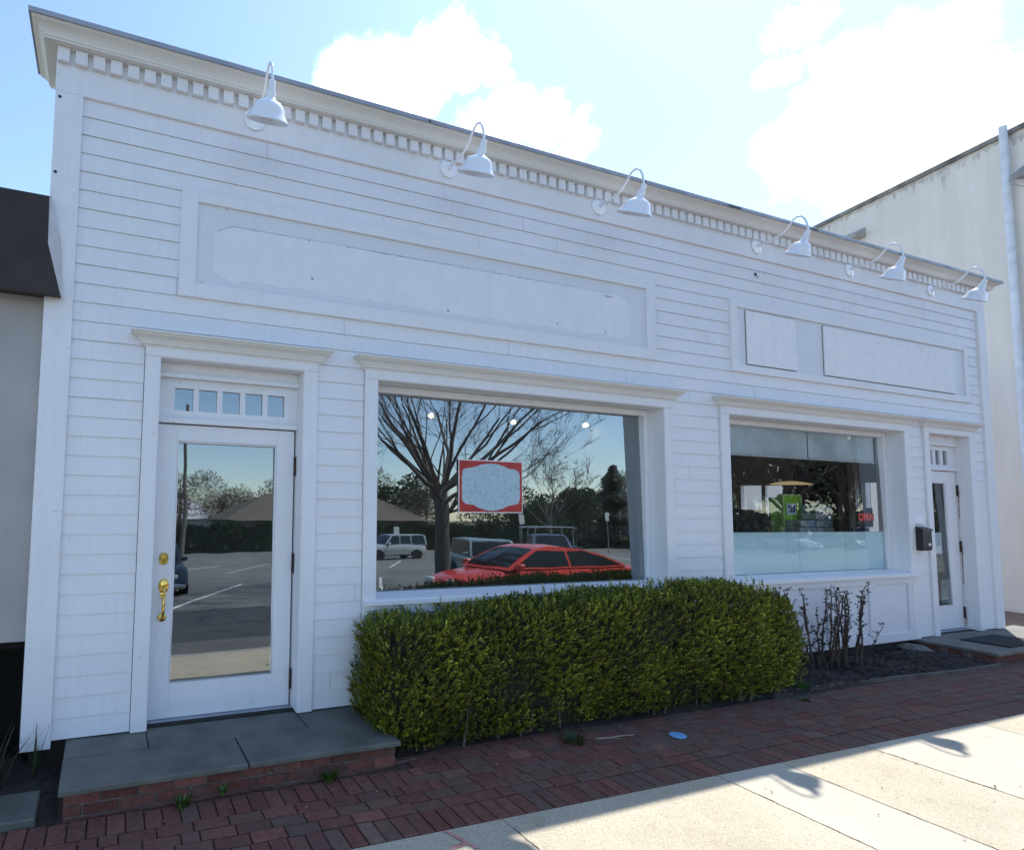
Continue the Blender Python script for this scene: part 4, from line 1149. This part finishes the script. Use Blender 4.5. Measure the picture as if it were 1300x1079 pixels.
op = empty('open_sign', (10.27, .34, 1.55), 0, 'dark window sign with red OPEN letters in the right display window', 'sign')
m = MB(); m.cbox(-.17, .17, 0, .03, -.13, .13, .006); m.build('panel', plain('sign_dark', (.05, .03, .05), .5), op)
orm = bpy.data.materials.new('neon_red'); orm.use_nodes = True
e = orm.node_tree.nodes['Principled BSDF']; e.inputs['Base Color'].default_value = (.5, .07, .04, 1); e.inputs['Emission Color'].default_value = (1, .12, .06, 1); e.inputs['Emission Strength'].default_value = .10
text_mesh('lettering', 'OPEN', .135, orm, op, (0, -.006, 0), extrude=.003, bold=.003)
m = MB(); m.box(-.30, .06, .0, .02, -.36, -.14); m.build('hours_card', plain('hours_card', (.03, .04, .09), .5, 0, .6, 25), op)
for q in (-.15, .15):
    m = MB(); m.tube([(q, .01, .12), (q, .01, .83)], .004, 5); m.build('hanging_wire', M['black'], op)
pd = empty('pendant_lamp', (10.55, 1.4, 2.02), 0, 'wide shallow cream pendant lamp above the green display stand', 'pendant lamp')
lm = bpy.data.materials.new('cream_lampshade'); lm.use_nodes = True
e = lm.node_tree.nodes['Principled BSDF']; e.inputs['Base Color'].default_value = (.75, .58, .30, 1); e.inputs['Emission Color'].default_value = (1, .75, .36, 1); e.inputs['Emission Strength'].default_value = .16
m = MB(); m.lathe([(.27, 0), (.26, .01), (.16, .035), (.05, .05), (0, .05)], (0, 0, 0), (0, 0, 1), 32, caps=False); m.lathe([(.27, 0), (.0, .004)], (0, 0, 0), (0, 0, 1), 32, caps=False); m.build('lamp_shade', lm, pd)
m = MB(); m.tube([(0, 0, .05), (0, 0, .895)], .008, 6); m.build('cord', M['black'], pd)
sh_ = empty('shelf_unit', (12.33, 1.95, -.02), R(90), 'dark shelf unit with small goods at the back of the right shop', 'shelf')
m = MB()
for z in (.3, .8, 1.25, 1.7, 2.1): m.box(-.30, .30, -.2, .2, z, z+.03)
m.box(-.33, -.30, -.2, .2, 0, 2.45); m.box(.30, .33, -.2, .2, 0, 2.45); m.box(-.30, .30, -.2, -.19, 0, 2.45); m.build('shelf', plain('dark_shelf', (.06, .045, .035), .7), sh_)
for z in (.83, 1.28, 1.73):
    for i in range(6):
        m = MB(); h = rnd.uniform(.12, .3); x = -.24+i*.096; m.cbox(x-.035, x+.035, .05, .16, z+.001, z+h, .01); m.build('goods', plain('goods_%d_%d' % (int(z*100), i), rnd.choice([(.10, .08, .06), (.05, .04, .03), (.2, .17, .12), (.08, .09, .07)]), .5), sh_)

# ------------------------------------------------------------------ vehicles (seen in the glass)
def make_car(name, loc, rz, L, Wd, paint, kind, label, zs=1.0):
    """nose towards +x; built along x with ground at z=0"""
    t = empty(name, loc, rz, label, 'car' if kind in ('sedan',) else kind); t.scale = (1, 1, zs)
    hw = Wd/2
    if kind == 'sedan':
        H = 1.44; belt = .93
        top = [(-.5, .62), (-.495, .86), (-.47, .97), (-.36, 1.0), (-.30, 1.0), (.02, .99), (.20, .97), (.36, .86), (.46, .74), (.495, .60), (.5, .5)]
        cab = [(-.40, .985), (-.31, 1.16), (-.23, 1.29), (-.15, 1.38), (-.06, 1.43), (.02, 1.43), (.09, 1.375), (.165, 1.22), (.265, .96)]
    elif kind == 'pickup':
        H = 1.85; belt = 1.12
        top = [(-.5, .7), (-.498, 1.05), (-.49, 1.12), (-.2, 1.12), (.1, 1.12), (.22, 1.10), (.44, 1.02), (.49, .9), (.5, .6)]
        cab = [(-.12, 1.11), (-.10, 1.78), (-.06, 1.84), (.06, 1.84), (.10, 1.80), (.22, 1.10)]
    else:
        H = 1.76; belt = 1.08
        top = [(-.5, .6), (-.498, .95), (-.49, 1.08), (-.3, 1.09), (.0, 1.09), (.20, 1.08), (.42, 1.02), (.48, .92), (.5, .6)]
        cab = [(-.485, 1.07), (-.465, 1.66), (-.43, 1.74), (-.1, 1.77), (.06, 1.74), (.10, 1.70), (.20, 1.07)]
    def htop(u):
        for (a, za), (b, zb) in zip(top, top[1:]):
            if a <= u <= b: return za+(zb-za)*(u-a)/(b-a+1e-9)
        return top[-1][1]
    m = MB(); N = 30; sec = []
    for i in range(N+1):
        u = -.5+i/N; x = u*L; zt = htop(u)
        e = 1-max(0, (abs(u)-.40)/.10)**2*.16
        w_ = hw*e; zb = .26+(.12*max(0, (abs(u)-.42)/.08))
        prof = [(0, zb), (.80*w_, zb), (.95*w_, zb+.08), (w_, (zb+zt)*.5), (.985*w_, zt-.16), (.93*w_, zt-.05), (.80*w_, zt), (0, zt+.015)]
        full = prof+[(-a, b) for a, b in prof[-2:0:-1]]
        sec.append([(x, a, b) for a, b in full])
    n = len(sec[0])
    m.add([p for s_ in sec for p in s_], [(i*n+k, i*n+(k+1) % n, (i+1)*n+(k+1) % n, (i+1)*n+k) for i in range(N) for k in range(n)]+[tuple(range(n)), tuple(N*n+k for k in range(n-1, -1, -1))])
    # cabin roof shell
    zt0 = max(z for _, z in cab)
    cs = []
    for u, z in cab:
        f = (z-cab[0][1])/(zt0-cab[0][1]+1e-6); f = max(0, f)
        wl = hw*.93; wr = hw*(.93-.20*f if kind == 'sedan' else .93-.13*f)
        cs.append((u*L, wr, z))
    nC = len(cs); vs = []
    for x, w_, z in cs: vs += [(x, w_, z), (x, 0, z+(.02 if z > belt+.2 else 0)), (x, -w_, z)]
    m.add(vs, [(i*3+k, i*3+k+1, (i+1)*3+k+1, (i+1)*3+k) for i in range(nC-1) for k in (0, 1)])
    m.add([(x, w_, z) for x, w_, z in cs], [tuple(range(nC))]); m.add([(x, -w_, z) for x, w_, z in cs], [tuple(range(nC-1, -1, -1))])
    m.build('body', paint, t, auto=38)
    # glazing: side panes inset in the cabin side, windscreen and rear screen
    def side_w(z):
        f = max(0, (z-cab[0][1])/(zt0-cab[0][1])); return hw*(.93-(.20 if kind == 'sedan' else .13)*f)+.006
    def cab_x(z, front):
        pts = cab[::-1] if front else cab
        for (a, za), (b, zb) in zip(pts, pts[1:]):
            if za <= z <= zb: return (a+(b-a)*(z-za)/(zb-za+1e-9))*L
        return pts[-1][0]*L
    zb_, zt_ = cab[0][1]+.03, zt0-.09
    zm = (zb_+zt_)/2
    def xr(z): return cab_x(z, False)+.10
    def xf(z): return cab_x(z, True)-.10
    cuts = {'sedan': [.50], 'pickup': [], 'suv': [.36, .68]}.get(kind, [.36, .68])
    for sgn in (1, -1):
        xa0, xb0, xa1, xb1 = xr(zb_), xf(zb_), xr(zt_), xf(zt_)
        lim = [0]+cuts+[1]
        for a, b in zip(lim, lim[1:]):
            p = .035
            g_ = MB(); pts = []
            for z in (zb_, zm, zt_):
                l0, l1 = xr(z), xf(z); xm0 = xr(zm); xm1 = xf(zm)
                A = l0 if a == 0 else xr(zb_)+(xf(zb_)-xr(zb_))*a+p
                Bq = l1 if b == 1 else xr(zb_)+(xf(zb_)-xr(zb_))*b-p
                A = max(A, l0); Bq = min(Bq, l1)
                pts.append(((A, sgn*side_w(z), z), (Bq, sgn*side_w(z), z)))
            vv = [q for pr_ in pts for q in pr_]
            g_.add(vv, [(0, 1, 3, 2), (2, 3, 5, 4)]); g_.build('side_window', M['car_glass'], t)
    for front in (True, False):
        g_ = MB(); dx = .014 if front else -.014; vs = []
        for i in range(7):
            z = zb_+(zt_-zb_+.03)*i/6; xx = cab_x(z, front)+dx; sw = side_w(z)-.09
            vs += [(xx, sw, z+.008), (xx+dx*1.2, 0, z+.022), (xx, -sw, z+.008)]
        g_.add(vs, [(i*3+k, i*3+k+1, (i+1)*3+k+1, (i+1)*3+k) for i in range(6) for k in (0, 1)])
        g_.build('windscreen' if front else 'rear_window', M['car_glass'], t)
    rw = .33 if kind == 'sedan' else .38
    for u in (-.30, .31):
        for sgn in (1, -1):
            wh = MB(); wh.lathe([(rw*.62, -.10), (rw*.95, -.11), (rw, -.08), (rw, .08), (rw*.95, .11), (rw*.62, .10)], (u*L, sgn*(hw-.09), rw), (0, 1, 0), 22)
            wo = wh.build('wheel', M['tyre'], t, auto=40)
            ri = MB(); ri.lathe([(rw*.63, .0), (rw*.60, .095*1), (rw*.2, .08), (0, .085)], (u*L, sgn*(hw-.09), rw), (0, sgn, 0), 10); ri.build('rim', M['rim'], wo)
            ar = MB(); ar.lathe([(rw+.055, -.02), (rw+.055, .0), (0, .002)], (u*L, sgn*(hw-.012), rw), (0, sgn, 0), 20); ar.build('wheel_arch', M['black'], wo)
    for sgn in (1, -1):
        h = MB(); h.cbox(L*.475, L*.497, sgn*hw*.50-.14, sgn*hw*.50+.14, .62, .76, .02); h.build('headlight', M['lamp_glass'], t)
        h = MB(); h.cbox(-L*.504, -L*.485, sgn*hw*.68-.12, sgn*hw*.68+.12, .72, .90, .02); h.build('tail_light', M['tail'], t)
        h = MB(); h.cbox(cab[-1][0]*L-.30, cab[-1][0]*L-.15, sgn*(hw*.93), sgn*(hw*.93+.20), belt+.02, belt+.16, .03); h.build('mirror', paint, t)
    gr = MB(); gr.cbox(L*.488, L*.503, -hw*.42, hw*.42, .48, .62, .02); gr.build('grille', M['black'], t)
    bp_ = MB(); bp_.cbox(L*.46, L*.508, -hw*.86, hw*.86, .32, .46, .04); bp_.cbox(-L*.508, -L*.46, -hw*.86, hw*.86, .32, .50, .04); bp_.build('bumper', paint if kind == 'sedan' else M['chrome'], t)
    return t
make_car('red_sedan', (9.75, -5.95, lot(-5.95)), math.pi, 5.0, 1.78, M['red_car'], 'sedan', 'red four door sedan parked at the kerb, mirrored in the left display window', 1.0)
make_car('parked_suv', (18.4, -29.2, lot(-29)), math.pi, 4.6, 1.85, M['silver_car'], 'suv', 'silver boxy suv parked across the lot, mirrored at the left of the display window', .92)
make_car('parked_suv', (13.6, -12.7, lot(-12.7)), math.pi/2+.35, 4.3, 1.85, M['green_car'], 'suv', 'grey green suv facing the shop, mirrored behind the red sedan', .84)
pu = make_car('pickup_truck', (21.3, -18.2, lot(-18.2)), math.pi/2+.5, 5.2, 1.95, M['blue_car'], 'pickup', 'blue grey pickup with ladder rack, mirrored above the red sedan', .87)
m = MB()
for y in (-.85, .85):
    for x in (-2.3, -.3, 1.4): m.tube([(x, y, 1.0), (x, y, 2.25)], .025, 6)
    m.tube([(-2.5, y, 2.25), (2.0, y, 2.25)], .03, 6)
for x in (-2.3, -.3, 1.4): m.tube([(x, -.9, 2.28), (x, .9, 2.28)], .03, 6)
m.build('ladder_rack', M['rim'], pu)
make_car('parked_suv', (1.9, -14.1, lot(-14.1)), math.pi/2, 4.8, 1.95, M['navy_car'], 'suv', 'navy suv facing the shop, mirrored at the left of the left door pane', .86)
make_car('white_sedan', (60.0, -30, lot(-30)), math.pi*.55, 4.7, 1.8, M['white_car'], 'sedan', 'white sedan parked in the lot, mirrored in the frosted band')
make_car('silver_sedan', (67, -30, lot(-30)), math.pi*.5, 4.7, 1.8, M['silver_car'], 'sedan', 'silver sedan further right in the lot, mirrored in the frosted band')

# ------------------------------------------------------------------ trees and houses across the lot
def bare_tree(name, loc, h, r0, label, seed, limbs=9, spread=1.0, depth=5, twig=.004, fork=.24, thick=(.34, .5)):
    t = empty(name, loc, 0, label, 'tree'); r = random.Random(seed)
    tk = MB(); br = MB()
    f = fork*h
    tk.tube([(0, 0, -.2), (.01*h*.2, 0, f*.3), (.0, .02, f*.7), (.02, 0, f), (.02, 0, f*1.25)], [r0*1.25, r0*1.02, r0*.95, r0*.98, r0*.6], 12)
    def grow(p, d, L, rad, dep):
        n = 4 if dep < depth-1 else 2; pts = [p]; q = p.copy(); dd = d.copy(); rs = [rad]
        for i in range(n):
            dd = (dd+Vector((r.gauss(0, .10), r.gauss(0, .10), r.gauss(.045, .06)))).normalized()
            q = q+dd*L/n; pts.append(q.copy()); rs.append(rad*(1-.55*(i+1)/n))
        br.tube(pts, rs, 6 if dep < 2 else 4 if dep < 4 else 3, cap=False)
        if dep >= depth: return
        k = r.choice([2, 3]) if dep > 0 else 4
        for i in range(k+(1 if dep >= depth-2 else 0)):
            s_ = r.uniform(.35, 1.0) if i else 1.0
            idx = min(n, max(1, int(round(s_*n)))); base = pts[idx]
            ax = Vector((r.gauss(0, 1), r.gauss(0, 1), r.gauss(0, .6))).normalized()
            nd = (dd+ax*r.uniform(.35, .75)).normalized()
            grow(base, nd, L*r.uniform(.55, .78), max(twig, rs[idx]*r.uniform(.55, .75)), dep+1)
    for i in range(limbs):
        a = i*2.399+r.uniform(-.3, .3); el = r.uniform(.35, 1.25)
        d = Vector((math.cos(a)*math.cos(el)*spread, math.sin(a)*math.cos(el)*spread, math.sin(el))).normalized()
        z = f*r.uniform(.82, 1.2)
        grow(Vector((.02, 0, z)), d, h*r.uniform(.26, .36), r0*r.uniform(*thick), 1)
    tk.build('trunk', M['bark'], t, smooth=True); br.build('crown', M['bark'], t, smooth=True)
    return t
bare_tree('bare_tree', (9.45, -9.2, lot(-9.2)), 9.8, .215, 'big bare spreading tree at the lot edge, mirrored in the left display window', 11, 24, 1.25, 7, .005, .25, (.20, .36))
bare_tree('bare_tree', (36, -34, lot(-34)), 9, .2, 'thin bare tree far right across the lot', 12, 9, 1.0, 5, .015)
bare_tree('bare_tree', (51.5, -25, lot(-25)), 14, .3, 'tall bare tree mirrored in the left part of the right display window', 21, 14, 1.0, 6, .012)
bare_tree('bare_tree', (61.5, -26, lot(-26)), 13.5, .3, 'tall bare tree mirrored in the right part of the right display window', 22, 14, 1.0, 6, .012)
def fuzzy_tree(name, loc, h, wd, label, seed, cols, n=2600, conifer=False, trunk=True):
    t = empty(name, loc, 0, label, 'tree'); r = random.Random(seed); m = MB()
    lob = [(Vector((r.gauss(0, wd*.28), r.gauss(0, wd*.28), h*r.uniform(.45, .85))), wd*r.uniform(.22, .36)) for _ in range(9)]
    for k in range(n):
        if conifer:
            z = h*(.08+.92*r.random()**1.3); tier = .75+.25*math.sin(z*5.2/h*6); R_ = wd*.5*(1-z/h)**.85*tier+.05
            a = r.uniform(0, 6.28); q = R_*r.random()**.35
            p = Vector((math.cos(a)*q, math.sin(a)*q, z-q*.25)); d = Vector((math.cos(a), math.sin(a), r.uniform(-.5, .1))).normalized(); L = h*.06*r.uniform(.6, 1.3)
        else:
            c, rad = r.choice(lob); v = Vector((r.gauss(0, 1), r.gauss(0, 1), r.gauss(0, 1))).normalized()
            p = c+v*rad*r.random()**.3; d = (v+Vector((r.gauss(0, .4),)*3)).normalized(); L = h*(.034 if cols is not BRN else .055)*r.uniform(.6, 1.4)
        s = d.orthogonal().normalized()*L*(.30 if conifer else .07 if cols is BRN else .34)
        m.cur = tuple(x*r.uniform(.6, 1.3) for x in r.choice(cols))
        m.add([p-d*L*.5, p+s, p+d*L*.6, p-s], [(0, 1, 2, 3)])
    m.build('crown', M['leaf'], t)
    m = MB(); m.tube([(0, 0, -.2), (0, 0, h*.5), (0, 0, h*.9)], [h*.022, h*.016, h*.005], 8); m.build('trunk', M['bark'], t)
    return t
CON = [(.045, .065, .030), (.032, .050, .024), (.065, .085, .04)]
BRN = [(.20, .17, .14), (.15, .125, .105), (.25, .215, .175)]
PAL = [(.20, .23, .20), (.15, .18, .16), (.25, .27, .23)]
TREES = [('evergreen_tree', (38.2, -41, 4.9, 5.5, CON, False)), ('evergreen_tree', (41.0, -41.5, 5.2, 5.5, CON, False)), ('evergreen_tree', (43.6, -41, 5.9, 5, CON, False)), ('evergreen_tree', (46.0, -41.5, 6.6, 4.6, CON, False)),
         ('blue_spruce', (51.0, -41, 8.8, 9, PAL, True)), ('leafless_tree', (8, -57, 7.4, 7, BRN, False)), ('leafless_tree', (14.5, -61, 6.4, 6, BRN, False)), ('leafless_tree', (20, -60, 7.4, 8, BRN, False)), ('leafless_tree', (27, -59, 8.6, 9, BRN, False)),
         ('evergreen_tree', (31, -55, 8, 7, CON, False)), ('leafless_tree', (35, -52, 7, 7, BRN, False)), ('leafless_tree', (56, -44, 8, 8, BRN, False))]
for q in range(15):
    TREES.append((('leafless_tree', 'evergreen_tree')[q in (2, 5, 6)], (59+q*6.0, -33.5-rnd.uniform(0, 3), 12.5+rnd.uniform(-1, 2.5), 11, (BRN, CON)[q in (2, 5, 6)], False)))
for i, (nm_, (x, y_, h, wd, cols, con)) in enumerate(TREES):
    side = ['far left', 'left', 'middle', 'right', 'far right'][min(4, int(x/18))]
    fuzzy_tree(nm_, (x, y_, lot(max(y_, -47))-.1), h, wd, {'evergreen_tree': 'dark evergreen tree standing beyond the lot hedge', 'leafless_tree': 'brown leafless tree standing beyond the lot hedge', 'blue_spruce': 'pale blue green spruce taller than the trees beside it'}[nm_], 100+i, cols, 6500 if x < 57 else 3600, con)['group'] = 'trees beyond the lot hedge'
hd = MB(); r = random.Random(9)
for k in range(9000):
    x = r.uniform(-22, 92); y_ = -47.2+r.uniform(-1.0, .2); z = far+2.55*r.random()**.6+.12*math.sin(x*1.3); d = Vector((r.gauss(0, 1), r.gauss(0, 1), r.gauss(0, 1))).normalized(); L = .30*r.uniform(.6, 1.3); s = d.orthogonal().normalized()*L*.6
    hd.cur = tuple(c*r.uniform(.5, 1.2) for c in r.choice(CON)); p = Vector((x, y_, z)); hd.add([p-d*L, p+s, p+d*L, p-s], [(0, 1, 2, 3)])
hd.cur = (.012, .016, .009); hd.box(-22, 92, -48.2, -47.3, far-.1, far+2.2)
r = random.Random(19); h2 = MB()
for k in range(7000):
    x = r.uniform(50, 165); y_ = -32.0+r.uniform(-.8, .8); z = lot(-32)-.1+3.6*r.random()**.7+.25*math.sin(x*.7); d = Vector((r.gauss(0, 1), r.gauss(0, 1), r.gauss(0, 1))).normalized(); L = .38*r.uniform(.6, 1.3); s = d.orthogonal().normalized()*L*.6
    h2.cur = tuple(c*r.uniform(.5, 1.3) for c in r.choice(CON+BRN)); p = Vector((x, y_, z)); h2.add([p-d*L, p+s, p+d*L, p-s], [(0, 1, 2, 3)])
h2.cur = (.03, .035, .02); h2.box(50, 165, -33.4, -32.6, lot(-32)-.3, lot(-32)+2.9)  # shrubs added to close a bright gap in the right window's reflection
tag(h2.build('added_shrub_screen', M['leaf']), 'added brownish shrub screen that darkens the reflection in the right display window', 'hedge')
tag(hd.build('boundary_hedge', M['leaf']), 'dark hedge along the far side of the parking lot', 'hedge')
def house(name, loc, lx, ly, hw, hr, wall, roof, label):
    t = empty(name, loc, 0, label, 'house')
    m = MB(); m.box(-lx/2, lx/2, -ly/2, ly/2, -.3, hw); m.build('wall', wall, t)
    m = MB(); e = .5; a, b = lx/2+e, ly/2+e; rg = max(.5, lx/2-ly/2)
    m.add([(-a, -b, hw), (a, -b, hw), (a, b, hw), (-a, b, hw), (-rg, 0, hw+hr), (rg, 0, hw+hr)], [(0, 1, 5, 4), (1, 2, 5), (2, 3, 4, 5), (3, 0, 4), (3, 2, 1, 0)]); rf_ = m.build('roof', roof, t)
    m = MB(); m.box(-.4, .4, -.3, .3, hw+hr-1.0, hw+hr+.6); m.build('chimney', M['kerb'], rf_)
    for i in range(int(lx/3)):
        m = MB(); x = -lx/2+1.2+i*3; m.box(x, x+1, ly/2, ly/2+.04, .9, 2.1); m.build('window', M['car_glass'], t)
    return t
house('brown_roof_house', (22.2, -53, far), 21, 9, 2.95, 2.8, plain('tan_wall', (.20, .18, .16), .9), plain('brown_roof', (.12, .10, .08), .9, 0, .15, 2), 'long low house with hipped brown roof beyond the lot hedge')
house('white_house', (9.0, -66, far), 9, 7, 3.0, 2.6, plain('white_wall', (.7, .7, .7), .9), plain('pale_roof', (.62, .62, .64), .9), 'small white house with pale roof left of the brown roofed one')
# poles
m = MB(); m.tube([(0, 0, -.2), (0, 0, 9.5)], [.14, .10], 8); m.box(-1.0, 1.0, -.06, .06, 8.8, 8.95)
o = m.build('utility_pole', plain('pole_wood', (.16, .14, .12), .9)); o.location = (5.0, -30, lot(-30)); tag(o, 'wooden utility pole across the lot, mirrored at the left of the door pane', 'pole')
def signpost(x, y_, h, label):
    t = empty('sign_post', (x, y_, lot(y_)), 0, label, 'sign post')
    m = MB(); m.tube([(0, 0, -.1), (0, 0, h)], .035, 6); m.build('post', M['rim'], t)
    m = MB(); m.cbox(-.22, .22, .04, .06, h-.75, h-.05, .01); m.build('plate', plain('sign_plate_%d' % int(x*10), (.6, .6, .58), .6), t)
signpost(20.2, -32, 2.2, 'small sign post behind the silver suv')
signpost(29.6, -30, 3.1, 'small sign post in the lot right of the grey green suv')
signpost(38.0, -30, 3.3, 'tall sign post at the far right of the lot')
